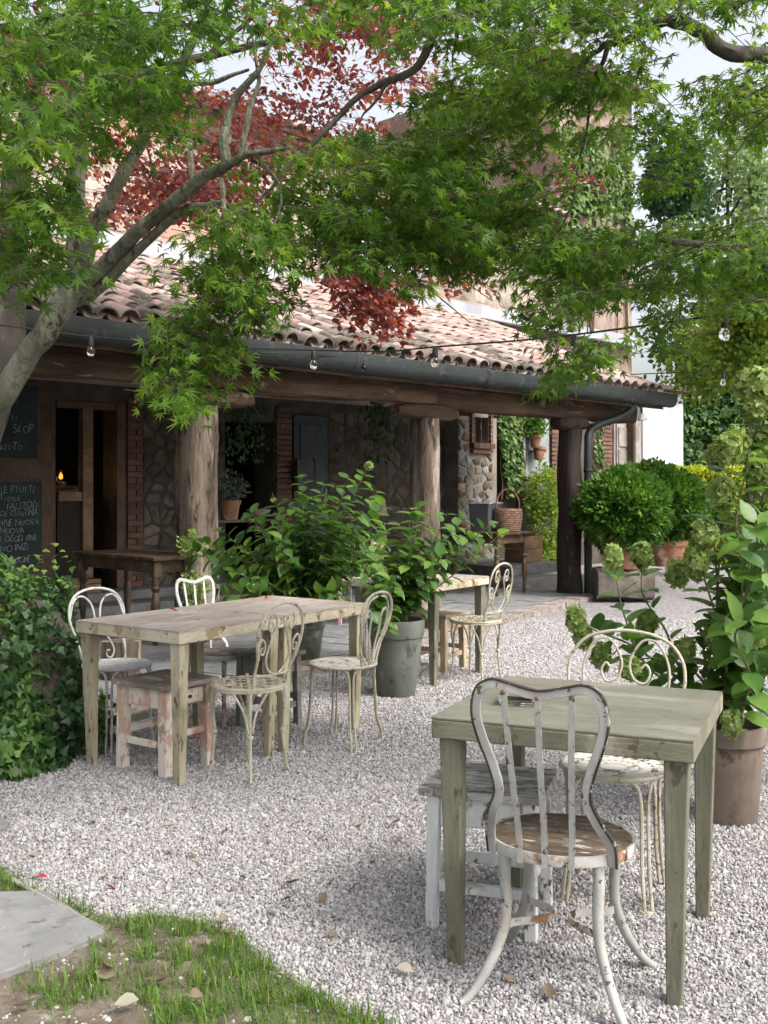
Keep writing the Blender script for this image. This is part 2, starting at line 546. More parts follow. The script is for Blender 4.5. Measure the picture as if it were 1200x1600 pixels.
# --- building
MT['bark_post'] = surf('weathered_log', (.105, .076, .054), (.225, .175, .132), 3, .85, (1, 1, .25), [((.30, .25, .205), 4, .58, .74), ((.035, .024, .016), 10, .60, .70)], .6, 40, .012, grain=(14, .7, (1, 1, .10)))
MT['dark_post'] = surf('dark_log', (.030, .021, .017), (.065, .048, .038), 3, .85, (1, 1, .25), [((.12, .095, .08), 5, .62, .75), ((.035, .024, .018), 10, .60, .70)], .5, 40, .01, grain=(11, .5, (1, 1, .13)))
MT['beam'] = surf('rough_hewn_beam', (.062, .036, .020), (.14, .086, .05), 3, .8, (.3, 1, 1), [((.055, .034, .02), 8, .58, .70), ((.25, .17, .11), 5, .66, .80)], .6, 40, .012, grain=(14, .75, (.10, 1, 1)))
MT['rafter'] = surf('dark_rafter', (.05, .034, .022), (.10, .068, .045), 4, .85, (1, 1, 1), (), .3, 40, .006)
MT['gutter'] = surf('grey_green_gutter_metal', (.024, .031, .030), (.036, .044, .042), 3, .5, (1, 1, 1), [((.075, .082, .080), 7, .6, .8)], .06, 40, .002, metal=.25, spec=.5)
MT['flashing'] = surf('grey_lead_flashing', (.30, .31, .34), (.40, .41, .43), 2, .55, metal=.2, bump=.1)
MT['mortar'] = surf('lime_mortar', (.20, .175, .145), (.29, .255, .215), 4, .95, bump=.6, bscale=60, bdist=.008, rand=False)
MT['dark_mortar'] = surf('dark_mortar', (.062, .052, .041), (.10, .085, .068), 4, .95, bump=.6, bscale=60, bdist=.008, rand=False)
MT['stone'] = surf('field_stone', (.085, .074, .06), (.165, .148, .125), 6, .9, bump=.5, bscale=40, bdist=.008, objvar=.3)
MT['stone_warm'] = surf('warm_field_stone', (.105, .078, .054), (.19, .15, .112), 6, .9, bump=.5, bscale=40, bdist=.008, objvar=.3)
MT['shaded_stone'] = surf('shaded_field_stone', (.058, .050, .041), (.115, .102, .086), 6, .9, bump=.5, bscale=40, bdist=.008, objvar=.3)  # darker copy of the field stone: the portico's shade is in its colour
MT['shaded_warm'] = surf('shaded_warm_stone', (.070, .052, .036), (.125, .098, .072), 6, .9, bump=.5, bscale=40, bdist=.008, objvar=.3)  # warm stone with the same portico shade put into the colour
MT['stone_blue'] = surf('grey_blue_stone', (.15, .165, .175), (.26, .27, .28), 6, .9, bump=.5, bscale=40, bdist=.008, objvar=.25)
MT['brick'] = surf('old_red_brick', (.105, .052, .037), (.175, .092, .066), 6, .9, bump=.5, bscale=60, bdist=.005, objvar=.3, wear=[((.24, .19, .155), 9, .6, .78)])
MT['plaster'] = surf('peeling_lime_plaster', (.29, .23, .175), (.42, .36, .30), 1.3, .95, bump=.4, bscale=20, bdist=.01, rand=False, wear=[((.34, .19, .13), 2.0, .58, .74), ((.27, .25, .23), 3.0, .62, .78)])
MT['tower_wall'] = surf('weathered_brick_tower', (.20, .135, .10), (.31, .235, .19), 2.2, .95, bump=.5, bscale=24, bdist=.012, rand=False, wear=[((.12, .095, .075), 3.0, .55, .75), ((.36, .31, .26), 4.0, .64, .80)])
MT['pale_stone'] = surf('pale_wall_stone', (.25, .205, .165), (.40, .345, .295), 5, .92, bump=.5, bscale=40, bdist=.008, objvar=.28)
MT['pink_stone'] = surf('pink_wall_brick', (.34, .19, .135), (.45, .29, .22), 5, .92, bump=.5, bscale=40, bdist=.008, objvar=.25)
MT['paving'] = surf('blue_grey_paving', (.145, .150, .156), (.215, .22, .222), 3, .6, bump=.25, bscale=50, bdist=.003, objvar=.16, wear=[((.14, .13, .12), 4, .6, .74)])
MT['paving_bed'] = surf('paving_bed', (.13, .12, .105), (.19, .175, .15), 8, .95, bump=.5)
MT['kerb_brick'] = surf('worn_kerb_brick', (.185, .15, .13), (.27, .225, .20), 5, .9, bump=.4, bscale=60, bdist=.004, objvar=.18, wear=[((.34, .32, .29), 5, .55, .68)])
MT['step'] = surf('dark_stone_step', (.105, .105, .10), (.17, .17, .165), 4, .7, bump=.3)
MT['slab'] = surf('pale_grey_flagstone', (.17, .17, .17), (.235, .235, .23), 2.5, .8, bump=.3, bscale=40, bdist=.004, wear=[((.13, .13, .122), 5, .55, .85), ((.085, .08, .065), 13, .70, .80), ((.30, .295, .28), 20, .74, .82)], edge=((.10, .095, .08), .02, .35, .6))
MT['grey_timber'] = surf('silvered_timber', (.24, .21, .185), (.36, .325, .30), 4, .8, bump=.3, grain=(9, .45, (5, 5, .5)))
MT['blue_door'] = surf('grey_blue_paint', (.040, .048, .054), (.062, .072, .08), 4, .6, bump=.2)
MT['grey_panel'] = surf('grey_painted_panel', (.22, .24, .25), (.29, .31, .32), 3, .6, bump=.2)
MT['white_board'] = surf('white_painted_boards', (.62, .63, .65), (.72, .73, .75), 2, .6, (3, 3, .4), bump=.2, wear=[((.62, .62, .62), 4, .62, .76)])
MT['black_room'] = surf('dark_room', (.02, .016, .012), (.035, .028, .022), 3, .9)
MT['chalkboard'] = surf('green_black_slate', (.022, .036, .040), (.035, .052, .055), 3, .8, bump=.05)
MT['chalk'] = surf('white_chalk', (.35, .37, .37), (.62, .64, .63), 40, .95)
MT['wicker'] = surf('brown_wicker', (.15, .085, .055), (.28, .175, .12), 20, .75, bump=.4, bscale=60)
MT['canvas'] = surf('grey_metal_box', (.07, .075, .08), (.11, .115, .12), 4, .5)
MT['cable'] = surf('black_rubber_cable', (.012, .012, .012), (.02, .02, .02), 4, .6)
MT['porcelain'] = surf('white_porcelain', (.75, .75, .74), (.8, .8, .79), 4, .3)
# --- ground
def gravel_ground():
    t = NT('gravel_bed')
    geo = t.n('ShaderNodeNewGeometry')
    vo = t.n('ShaderNodeTexVoronoi'); vo.inputs['Scale'].default_value = 62
    t.l(geo.outputs['Position'], vo.inputs['Vector'])
    bw = t.n('ShaderNodeSeparateColor'); t.l(vo.outputs['Color'], bw.inputs[0])
    col = t.ramp(bw.outputs[0], [(0, (.14, .128, .130)), (.5, (.26, .245, .248)), (1, (.37, .352, .356))])
    big = t.noise(geo.outputs['Position'], .9, 5, .6)
    col = t.mix(t.ramp(big, [(.55, 0), (.95, .35)]), col, (.20, .17, .145))
    h = t.ramp(vo.outputs['Distance'], [(0, 1), (.65, 0)])
    return t.done(t.principled(col, .9, 0, t.bump(h, .9, .012), .2))
MT['gravel_bed'] = gravel_ground()
def gravel_stone():
    t = NT('gravel_chip')
    oi = t.n('ShaderNodeObjectInfo')
    col = t.ramp(oi.outputs['Random'], [(0, (.18, .169, .168)), (.2, (.275, .262, .260)), (.55, (.355, .341, .339)), (.88, (.45, .435, .433)), (1, (.30, .26, .24))])
    geo = t.n('ShaderNodeNewGeometry')
    big = t.noise(geo.outputs['Position'], .8, 5, .65)
    col = t.mix(t.ramp(big, [(.55, 0), (.95, .40)]), col, (.19, .16, .135))
    return t.done(t.principled(col, .85, 0, None, .25))
MT['gravel_chip'] = gravel_stone()
MT['dirt'] = surf('trodden_soil', (.085, .065, .048), (.155, .128, .10), 6, .95, bump=.7, bscale=35, bdist=.012, rand=False, wear=[((.25, .23, .205), 11, .66, .80)])
# --- plants
MT['bark'] = surf('green_grey_maple_bark', (.125, .128, .082), (.22, .22, .155), 6, .85, (1, 1, .5), [((.22, .22, .165), 10, .60, .74), ((.045, .042, .028), 15, .60, .74)], .9, 45, .014, grain=(16, .45, (1, 1, .25)))
MT['bark_dark'] = surf('dark_bark', (.030, .025, .020), (.065, .056, .045), 7, .9, (1, 1, .5), [((.10, .095, .075), 9, .62, .76)], .5, 60, .006)
MT['twig'] = surf('brown_twig', (.06, .042, .028), (.11, .08, .055), 9, .8, bump=.2)
MT['stem'] = surf('green_brown_stem', (.10, .10, .05), (.17, .15, .08), 9, .7, bump=.2)
GA = [(.032, .082, .012), (.056, .128, .017), (.098, .186, .025), (.165, .262, .038)]
MT['maple'] = leafmat('green_maple_leaf', GA, (1.9, 1.75, 1.0), .55)
MT['maple_part'] = leafmat('green_maple_leaf_single', GA[1:], (1.9, 1.75, 1.0), .55, objrandom=True)
MT['red_leaf'] = leafmat('purple_plum_leaf', [(.075, .028, .034), (.13, .042, .047), (.22, .075, .064), (.34, .15, .08)], (2.2, 1.5, 1.1), .5)
MT['hyd'] = leafmat('hydrangea_leaf', [(.038, .098, .020), (.062, .145, .028), (.10, .20, .038), (.155, .27, .05)], (1.6, 1.6, .9), .38, .42, objrandom=True, spec=.45)
MT['hyd_mass'] = leafmat('hydrangea_leaf_mass', [(.038, .098, .020), (.062, .145, .028), (.10, .20, .038), (.155, .27, .05)], (1.6, 1.6, .9), .38, .42, spec=.45)
MT['petal'] = leafmat('lime_petal', [(.20, .30, .065), (.30, .40, .11), (.42, .49, .20)], (1.2, 1.2, .9), .35, .6)
MT['ivy'] = leafmat('ivy_leaf', [(.020, .056, .018), (.036, .092, .026), (.075, .160, .036), (.17, .28, .055)], (1.6, 1.6, .9), .28, .42, spec=.45)
MT['wall_ivy'] = leafmat('wall_creeper_leaf', [(.035, .085, .022), (.07, .145, .035), (.13, .22, .055), (.22, .27, .10)], (1.5, 1.5, .9), .3, .5)
MT['box'] = leafmat('boxwood_leaf', [(.034, .098, .013), (.066, .160, .020), (.12, .235, .032)], (1.6, 1.5, .8), .3, .45)
MT['lime_hedge'] = leafmat('golden_hedge_leaf', [(.24, .30, .02), (.36, .42, .03), (.46, .50, .05)], (1.3, 1.3, .8), .35, .5)
MT['lime_tree'] = leafmat('yellow_green_leaf', [(.10, .19, .03), (.18, .28, .04), (.28, .37, .06)], (1.5, 1.4, .8), .45)
MT['far_tree'] = leafmat('pale_far_leaf', [(.12, .20, .08), (.20, .28, .12), (.28, .35, .17)], (1.3, 1.3, .9), .45)
MT['dark_tree'] = leafmat('dark_evergreen_leaf', [(.018, .05, .016), (.035, .085, .028), (.065, .13, .045)], (1.5, 1.5, .9), .3)
MT['grass'] = leafmat('lawn_blade', [(.045, .105, .014), (.08, .17, .022), (.12, .225, .03), (.21, .24, .08)], (1.5, 1.5, .8), .35, .5)
MT['dry_leaf'] = leafmat('dry_leaf', [(.10, .07, .04), (.22, .17, .12), (.35, .31, .26), (.13, .15, .08)], (1, .9, .7), .1, .8, objrandom=True)
MT['red_petal'] = leafmat('fallen_red_leaf', [(.22, .02, .03), (.30, .03, .03)], (1, 1, 1), .1, .6, objrandom=True)
def glassmat():
    t = NT('clear_glass')
    p = t.n('ShaderNodeBsdfPrincipled')
    p.inputs['Base Color'].default_value = (.95, .96, .96, 1)
    p.inputs['Roughness'].default_value = .03
    p.inputs['Transmission Weight'].default_value = 1.0
    p.inputs['IOR'].default_value = 1.3
    return t.done(p.outputs[0])
MT['glass'] = glassmat()
MT['pane'] = surf('blue_window_pane', (.10, .20, .30), (.16, .28, .40), 1, .08, spec=.6, bump=0)
def emit(name, c, s):
    t = NT(name)
    e = t.n('ShaderNodeEmission')
    e.inputs[0].default_value = (*c, 1)
    e.inputs[1].default_value = s
    return t.done(e.outputs[0])
MT['flame'] = emit('lamp_glow', (1.0, .34, .04), .9)
# ------------------------------------------------------------------ ground
from mathutils import noise as mnoise
O2 = np.array([0.0, 10.67])
EX, EY = 0.690, 0.724
_l = math.hypot(EX, EY); EX /= _l; EY /= _l
NX, NY = -EY, EX
ROT = math.atan2(EY, EX)
def W(s, d, z=0.0):
    return Vector((s * EX + d * NX, O2[1] + s * EY + d * NY, z))
def toL(p):
    x, y = p[0], p[1] - O2[1]
    return Vector((x * EX + y * EY, x * NX + y * NY, p[2]))
def onp(px, d):
    t = (px - 600) / F
    Y = (d + NY * O2[1]) / (NX * t + NY)
    return EX * t * Y + EY * (Y - O2[1]), Y
def sw(px, d=3.4):
    return onp(px, d)[0]
def zw(px, py, d=3.4):
    return CH - (py - YH) / F * onp(px, d)[1]
def nz(x, y, z, f=1.0):
    return mnoise.noise(Vector((x * f, y * f, z * f)))

g = MB()
g.add([(-150, -60, 0), (150, -60, 0), (150, 320, 0), (-150, 320, 0)], [(0, 1, 2, 3)])
g.build('gravel_ground', MT['gravel_bed'], label='pale grey gravel yard spread under the tables', kind='structure')

# patio: paved strip along the portico, its front edge set with bricks
PA = Vector((2.75, 13.45, 0)); PB = Vector((-0.825, 7.55, 0))
PD = (PB - PA).normalized()                 # along the edge, towards the camera
PN = Vector((PD.y, -PD.x, 0))               # into the patio (left, away)
if PN.x > 0: PN = -PN
PLEN = 8.6
def patio_front(x, y):
    """signed distance from the patio edge, positive on the gravel side"""
    return -((x - PA.x) * PN.x + (y - PA.y) * PN.y)
prot = math.atan2(PD.y, PD.x)
patio = empty('patio', (0, 0, 0), 0, 'blue grey flagstone patio under the tiled portico', kind='structure')
b = MB()
c = [PA + PN * .02, PA + PD * PLEN + PN * .02, PA + PD * PLEN + PN * 6.4, PA + PN * 6.4 - PD * 3.0, PA + PN * 0.9 - PD * 3.2]
b.add([(p.x, p.y, .045) for p in c] + [(p.x, p.y, -.05) for p in c], [tuple(range(5)), tuple(range(9, 4, -1))] + [(i, i + 5, (i + 1) % 5 + 5, (i + 1) % 5) for i in range(5)])
b.build('paving_bed', MT['paving_bed'], patio)
unit = MB().box((0, 0, 0), (1, 1, 1)).mesh('paving_slab')
unit.materials.append(MT['paving'])
rr = random.Random(3)
v = 0.26
while v < 5.6:
    h = rr.uniform(.42, .60)
    u = -2.9 + rr.uniform(0, .4)
    while u < PLEN:
        l = rr.uniform(.45, .95)
        p = PA + PD * (u + l / 2) + PN * (v + h / 2)
        L = toL(p)
        if L.y < 3.25 and (u > -.1 or v > .9 + .3) and abs(p.x) < .42 * p.y + 1.2:
            o = bpy.data.objects.new('paving_slab', unit)
            link(o, patio)
            o.location = (p.x, p.y, .032 + rr.uniform(-.003, .003))
            o.rotation_euler = (rr.uniform(-.004, .004), rr.uniform(-.004, .004), prot + rr.uniform(-.008, .008))
            o.scale = (l - rr.uniform(.012, .02), h - rr.uniform(.012, .02), .05)
            m = o.modifiers.new('bevel', 'BEVEL'); m.width = .004; m.segments = 1
        u += l
    v += h
ub = MB().box((0, 0, 0), (1, 1, 1)).mesh('kerb_brick')
ub.materials.append(MT['kerb_brick'])
u = -.1
while u < PLEN:
    l = rr.uniform(.22, .27)
    p = PA + PD * (u + l / 2) + PN * (.13 + rr.uniform(-.008, .008))
    o = bpy.data.objects.new('kerb_brick', ub)
    link(o, patio)
    o.location = (p.x, p.y, .028 + rr.uniform(-.005, .005))
    o.rotation_euler = (rr.uniform(-.01, .01), rr.uniform(-.01, .01), prot + rr.uniform(-.03, .03))
    o.scale = (l - .014, .235, .07)
    m = o.modifiers.new('bevel', 'BEVEL'); m.width = .007; m.segments = 1
    u += l
PZ = .058      # top of the paving

# ------------------------------------------------------------------ farmhouse and its portico
house = empty('farmhouse', W(0, 0), ROT, 'old stone farmhouse with a tiled log portico along its front', 'house')
S0, S1 = -6.8, 5.62
SC_ = sw(985)               # far corner of the house on the wall line
WD = 3.4
# door and openings, in s along the wall
dA0, dA1 = sw(83), sw(190)
dB0, dB1 = sw(352), sw(428)
def wallbox(mb, s0, s1, z0, z1, d0=WD, d1=WD + .4):
    mb.box(((s0 + s1) / 2, (d0 + d1) / 2, (z0 + z1) / 2), (s1 - s0, d1 - d0, z1 - z0))
lw = MB()
wallbox(lw, S0, dA0, 0, 2.62)
wallbox(lw, dA1, dB0, 0, 2.62)
wallbox(lw, dB1, SC_, 0, 2.62)
wallbox(lw, dA0, dA1, 2.38, 2.62)
wallbox(lw, dB0, dB1, 2.30, 2.62)
wallbox(lw, dA0, dA1, 0, .24)
wallbox(lw, dB0, dB1, 0, .22)
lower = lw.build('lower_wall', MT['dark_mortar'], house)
MB().box((S0 + .1, WD / 2 + .1, 1.3), (.25, WD - .2, 2.6)).build('added_end_wall', MT['dark_mortar'], house)  # unseen wall added to block light from the left and darken the portico
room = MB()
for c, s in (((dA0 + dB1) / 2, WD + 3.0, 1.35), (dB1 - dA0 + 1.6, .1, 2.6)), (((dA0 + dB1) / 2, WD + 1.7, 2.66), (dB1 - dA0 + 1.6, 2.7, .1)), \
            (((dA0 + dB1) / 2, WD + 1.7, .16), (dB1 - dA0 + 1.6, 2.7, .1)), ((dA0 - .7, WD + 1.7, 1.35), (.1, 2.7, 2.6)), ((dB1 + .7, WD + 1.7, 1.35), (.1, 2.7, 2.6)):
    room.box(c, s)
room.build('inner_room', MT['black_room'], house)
TW0 = sw(868)
up = MB()
wallbox(up, S0, TW0, 2.62, 6.15)
upper = up.build('upper_wall', MT['plaster'], house)
tw = MB()
wallbox(tw, TW0, SC_, 2.62, 9.0, WD - .03, WD + 4.4)
tower = tw.build('tower_wall', MT['tower_wall'], house)

def clip(poly, a, b, c):
    out = []
    n = len(poly)
    for i in range(n):
        p, q = poly[i], poly[(i + 1) % n]
        dp, dq = a * p[0] + b * p[1] - c, a * q[0] + b * q[1] - c
        if dp <= 0: out.append(p)
        if dp * dq < 0:
            t = dp / (dp - dq)
            out.append((p[0] + (q[0] - p[0]) * t, p[1] + (q[1] - p[1]) * t))
    return out

def rubble(parent, s0, s1, z0, z1, d, size, mats, rng, holes=(), proud=.03, flat=1.25, joint=.012):
    """irregular field stones laid in a wall face (each a part)"""
    pts = []
    nx_, nz_ = max(1, int((s1 - s0) / (size * flat))), max(1, int((z1 - z0) / size))
    for i in range(nx_):
        for j in range(nz_):
            x = s0 + (i + .5 + rng.uniform(-.42, .42) + (.5 if j % 2 else 0) * .6) * (s1 - s0) / nx_
            z = z0 + (j + .5 + rng.uniform(-.36, .36)) * (z1 - z0) / nz_
            pts.append((min(max(x, s0 + .02), s1 - .02), z))
    for i, p in enumerate(pts):
        poly = [(s0, z0), (s1, z0), (s1, z1), (s0, z1)]
        for q in sorted(pts, key=lambda q: (q[0] - p[0]) ** 2 + (q[1] - p[1]) ** 2)[1:14]:
            a, b_ = q[0] - p[0], q[1] - p[1]
            cc = (q[0] ** 2 + q[1] ** 2 - p[0] ** 2 - p[1] ** 2) / 2
            poly = clip(poly, a, b_, cc)
            if len(poly) < 3: break
        if len(poly) < 3: continue
        cx = sum(k[0] for k in poly) / len(poly); cz = sum(k[1] for k in poly) / len(poly)
        if any(h[0] < cx < h[1] and h[2] < cz < h[3] for h in holes): continue
        rad = sum(math.hypot(k[0] - cx, k[1] - cz) for k in poly) / len(poly)
        if rad < .02: continue
        rp = []
        for k in range(len(poly)):
            a_, b_ = poly[k], poly[(k + 1) % len(poly)]
            rp += [(a_[0] * .86 + b_[0] * .14, a_[1] * .86 + b_[1] * .14), (a_[0] * .14 + b_[0] * .86, a_[1] * .14 + b_[1] * .86)]
        k0 = max(.5, 1 - joint * rng.uniform(.8, 2.2) / rad)
        mb = MB()
        n = len(rp)
        h = proud * rng.uniform(.5, 1.3)
        vs = []
        for sc, dep in ((k0, .02), (k0 * .96, -h * .55), (k0 * .74, -h)):
            for (x, z) in rp:
                vs.append(((x - cx) * sc, dep + rng.uniform(-.12, .12) * h, (z - cz) * sc))
        vs.append((0, -h * 1.08, 0))
        fs = []
        for r_ in range(2):
            for k in range(n):
                k2 = (k + 1) % n
                fs.append((r_ * n + k, r_ * n + k2, (r_ + 1) * n + k2, (r_ + 1) * n + k))
        for k in range(n):
            fs.append((2 * n + k, 2 * n + (k + 1) % n, 3 * n))
        mb.add(vs, fs)
        o = mb.build('stone', rng.choice(mats), parent, smooth=True, angle=50)
        o.location = (cx, d, cz)

brick_me = MB().box((0, 0, 0), (1, 1, 1)).mesh('brick')
brick_me.materials.append(MT['brick'])
def brick(parent, c, s, rot=0.0, name='brick', bev=.005):
    o = bpy.data.objects.new(name, brick_me)
    link(o, parent)
    o.location = c
    o.scale = s
    o.rotation_euler = (0, rot, 0)
    return o
rs = random.Random(11)
stones3 = [MT['stone'], MT['stone'], MT['stone_warm'], MT['stone_blue']]
# stone face between the door and the pillar, bricks at the door jamb
rubble(lower, sw(222), dB0 - .02, .2, 2.5, WD, .125, [MT['stone'], MT['stone_warm'], MT['shaded_stone'], MT['shaded_warm'], MT['dark_mortar']], rs, proud=.02, flat=1.6, joint=.016)
z = .26
k = 0
while z < 2.45:
    w = sw(221) - dA1 - .06
    if k % 2:
        brick(lower, (dA1 + .06 + w * .27, WD - .012 + rs.uniform(-.004, .004), z + .03), (w * .5, .05, .058))
        brick(lower, (dA1 + .06 + w * .78, WD - .012 + rs.uniform(-.004, .004), z + .03), (w * .38, .05, .056))
    else:
        brick(lower, (dA1 + .06 + w * .5, WD - .012 + rs.uniform(-.004, .004), z + .03), (w * .94, .05, .058))
    z += .072; k += 1
# brick pier beside the dark opening
z = .25
while z < 2.5:
    brick(lower, ((dB1 + sw(452)) / 2, WD - .02 + rs.uniform(-.006, .006), z + .03), (sw(452) - dB1 - .01, .08, .058), rs.uniform(-.01, .01))
    z += .073
rubble(lower, sw(512), sw(600), .25, 2.5, WD, .17, [MT['shaded_stone'], MT['shaded_warm']], rs, proud=.016, flat=1.5)
rubble(lower, sw(604), sw(712), .25, 2.5, WD, .17, [MT['shaded_stone'], MT['shaded_warm'], MT['shaded_stone']], rs, proud=.016, flat=1.4)
# stone pier with the little window, proud of the wall
PDp = 3.12
p0, p1 = sw(716, PDp), sw(776, PDp)
wz0, wz1 = zw(750, 692, PDp), zw(750, 640, PDp)
ws0, ws1 = sw(739, PDp), sw(763, PDp)
pm = MB()
wallbox(pm, p0, ws0, 0, 2.55, PDp, WD)
wallbox(pm, ws1, p1, 0, 2.55, PDp, WD)
wallbox(pm, ws0, ws1, 0, wz0, PDp, WD)
wallbox(pm, ws0, ws1, wz1, 2.55, PDp, WD)
pier = pm.build('stone_pier', MT['mortar'], house)
rubble(pier, p0, p1 - .12, PZ, 2.5, PDp, .12, [MT['stone'], MT['stone_warm'], MT['stone'], MT['stone_blue'], MT['stone'], MT['mortar'], MT['stone_warm'], MT['stone_blue'], MT['brick'], MT['stone_warm'], MT['mortar']], rs,
       holes=[(ws0 - .10, ws1 + .06, wz0 - .22, wz1 + .05)], proud=.02, flat=1.4, joint=.010)
for i in range(4):
    bw_ = (ws1 - ws0 + .16) / 4
    brick(pier, (ws0 - .08 + bw_ * (i + .5), PDp - .035, wz0 - .05), (bw_ - .012, .10, .085))
brick(pier, ((ws0 + ws1) / 2, PDp - .02, wz0 - .14), (ws1 - ws0 + .12, .07, .055))
z = wz0
while z < wz1:
    brick(pier, (ws0 - .045, PDp - .015, z + .035), (.07, .06, .06), rs.uniform(-.02, .02))
    brick(pier, (ws1 + .04, PDp - .015, z + .035), (.06, .06, .06), rs.uniform(-.02, .02))
    z += .075
wb = MB().box(((ws0 + ws1) / 2, WD - .02, (wz0 + wz1) / 2), (ws1 - ws0 + .02, .02, wz1 - wz0 + .02))
pw = wb.build('pier_window', MT['black_room'], house)
mb = MB()
for q in (.3, .7):
    mb.box((ws0 + (ws1 - ws0) * q, PDp + .06, (wz0 + wz1) / 2), (.015, .015, wz1 - wz0))
mb.build('window_bar', MT['bare_iron'], pw)

# upper storey: plaster with stones showing, window with blue panes, lead flashing at the roof
RB, RS = 2.76, .408        # height of the tile bed at the eave, slope
zt = RB + RS * WD
mb = MB()
mb.box(((S0 + SC_) / 2, WD - .035, zt + .13), (SC_ - S0, .05, .22))
mb.box(((S0 + SC_) / 2, WD - .14, zt + .045), (SC_ - S0, .26, .02), M=Matrix.Rotation(math.atan(RS), 4, 'X'))
mb.build('roof_flashing', MT['flashing'], house)
uw0, uw1 = sw(560), sw(640)
uz0, uz1 = zw(600, 424), zw(600, 330)
rubble(upper, sw(440), TW0 - .02, zt + .26, 6.0, WD, .36, [MT['pale_stone'], MT['pale_stone'], MT['pink_stone'], MT['pale_stone'], MT['plaster']], rs,
       holes=[(uw0 - .15, uw1 + .15, uz0 - .2, uz1 + .1)], proud=.02, flat=1.5, joint=.03)
rubble(upper, sw(90), sw(438), zt + .26, 6.0, WD, .42, [MT['pale_stone'], MT['pale_stone'], MT['pink_stone']], rs, proud=.018, flat=1.6, joint=.04)
win = MB().box(((uw0 + uw1) / 2, WD - .005, (uz0 + uz1) / 2), (uw1 - uw0, .03, uz1 - uz0)).build('upper_window', MT['pane'], house)
mb = MB()
for q in (0, .5, 1):
    mb.box((uw0 + (uw1 - uw0) * q, WD - .03, (uz0 + uz1) / 2), (.09, .05, uz1 - uz0 + .06))
for q in (0, .5, 1):
    mb.box(((uw0 + uw1) / 2, WD - .032, uz0 + (uz1 - uz0) * q), (uw1 - uw0 - .09, .05, .07))
mb.build('window_frame', MT['white_board'], win, bev=.004)
sh = MB()
for sx in (uw0 - .32, uw1 + .32):
    sh = MB()
    sh.box((sx, WD - .03, (uz0 + uz1) / 2), (.5, .04, uz1 - uz0 + .04))
    so = sh.build('window_shutter', MT['grey_timber'], win, bev=.004)
k = 0
x = uw0 - .1
while x < uw1 + .1:
    brick(upper, (x + .12, WD - .04, uz0 - .10), (.225, .10, .07)); x += .24

# --- pillars, corbels, beams
def log(mb, p, q, rx, ry, seed, rings=20, seg=18, sq=3.2, wob=.10, flare=None):
    """rough squared log from p to q (along z or s)"""
    P, Q = Vector(p), Vector(q)
    ax = (Q - P).normalized()
    u = V(1, 0, 0) if abs(ax.z) > .5 else V(0, 0, 1)
    w = ax.cross(u).normalized()
    u = w.cross(ax).normalized()
    vs, fs = [], []
    for i in range(rings + 1):
        t = i / rings
        c_ = P.lerp(Q, t) + u * nz(seed, t * 3.1, .3) * rx * .16 + w * nz(seed + 5, t * 2.7, .9) * ry * .16
        fl = np.interp(t, [a for a, _ in flare], [b_ for _, b_ in flare]) if flare else 1.0
        for j in range(seg):
            a = 2 * PI * j / seg + .3 * nz(seed + 2, t * 2, 0)
            ca, sa = math.cos(a), math.sin(a)
            r = (abs(ca) ** sq + abs(sa) ** sq) ** (-1 / sq)
            r *= fl * (1 + wob * nz(ca * 1.3 + seed, sa * 1.3, t * (Q - P).length * 1.5) + wob * .5 * nz(ca * 5 + seed, sa * 5, t * (Q - P).length * 3))
            vs.append(c_ + u * ca * r * rx + w * sa * r * ry)
    for i in range(rings):
        for j in range(seg):
            j2 = (j + 1) % seg
            fs.append((i * seg + j, i * seg + j2, (i + 1) * seg + j2, (i + 1) * seg + j))
    fs.append(tuple(reversed(range(seg))))
    fs.append(tuple(rings * seg + j for j in range(seg)))
    return mb.add(vs, fs)
DP = .42
pill = []
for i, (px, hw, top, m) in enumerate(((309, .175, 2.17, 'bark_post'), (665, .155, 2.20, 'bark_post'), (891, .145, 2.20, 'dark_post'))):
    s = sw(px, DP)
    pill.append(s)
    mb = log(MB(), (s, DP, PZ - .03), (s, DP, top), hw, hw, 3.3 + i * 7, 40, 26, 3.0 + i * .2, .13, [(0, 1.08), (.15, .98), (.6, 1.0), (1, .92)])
    po = mb.build('log_pillar', MT[m], house, smooth=True, angle=55)
    po['label'] = ('squared weathered log pillar beside the dark turned table', 'round pale log pillar with bark scars behind the bush', 'dark brown log pillar beside the downpipe')[i]
    L = (.62, .52, .34)[i]
    cb = log(MB(), (s - L, DP, top + .075), (s + L * .95, DP, top + .075), .085, .15, 21 + i * 5, 12, 16, 4, .08, [(0, .55), (.16, 1), (.84, 1), (1, .6)])
    cb.build('corbel', MT['beam' if i < 2 else 'dark_post'], po, smooth=True, angle=50)
cuts = [S0, pill[0] - .05, pill[1] + .02, pill[2] + .1, S1 - .15]
for i in range(4):
    z0 = 2.44 + (.02 if i % 2 else 0)
    mb = log(MB(), (cuts[i] + .01, DP + .02, z0), (cuts[i + 1] - .01, DP - .02, z0 + .01), .135, .13, 40 + i * 9, 26, 16, 4.5, .10)
    mb.build('beam', MT['beam'], house, smooth=True, angle=45)
for i in range(26):
    s = S0 + .3 + i * .48
    if s > S1: break
    a = V(s, -.02, RB - .12); e_ = V(s, WD, RB - .12 + RS * WD)
    log(MB(), a, e_, .05, .045, i * 3.1, 6, 8, 3, .08).build('rafter', MT['rafter'], house, smooth=True, angle=50)
th = math.atan(RS)
mb = MB()
mb.hexa([V(S0, -.06, RB - .075), V(S1, -.06, RB - .075), V(S1, WD + .02, RB - .075 + RS * (WD + .08)), V(S0, WD + .02, RB - .075 + RS * (WD + .08))],
        [V(S0, -.06, RB - .03), V(S1, -.06, RB - .03), V(S1, WD + .02, RB - .03 + RS * (WD + .08)), V(S0, WD + .02, RB - .03 + RS * (WD + .08))])
mb.build('roof_deck', MT['rafter'], house)

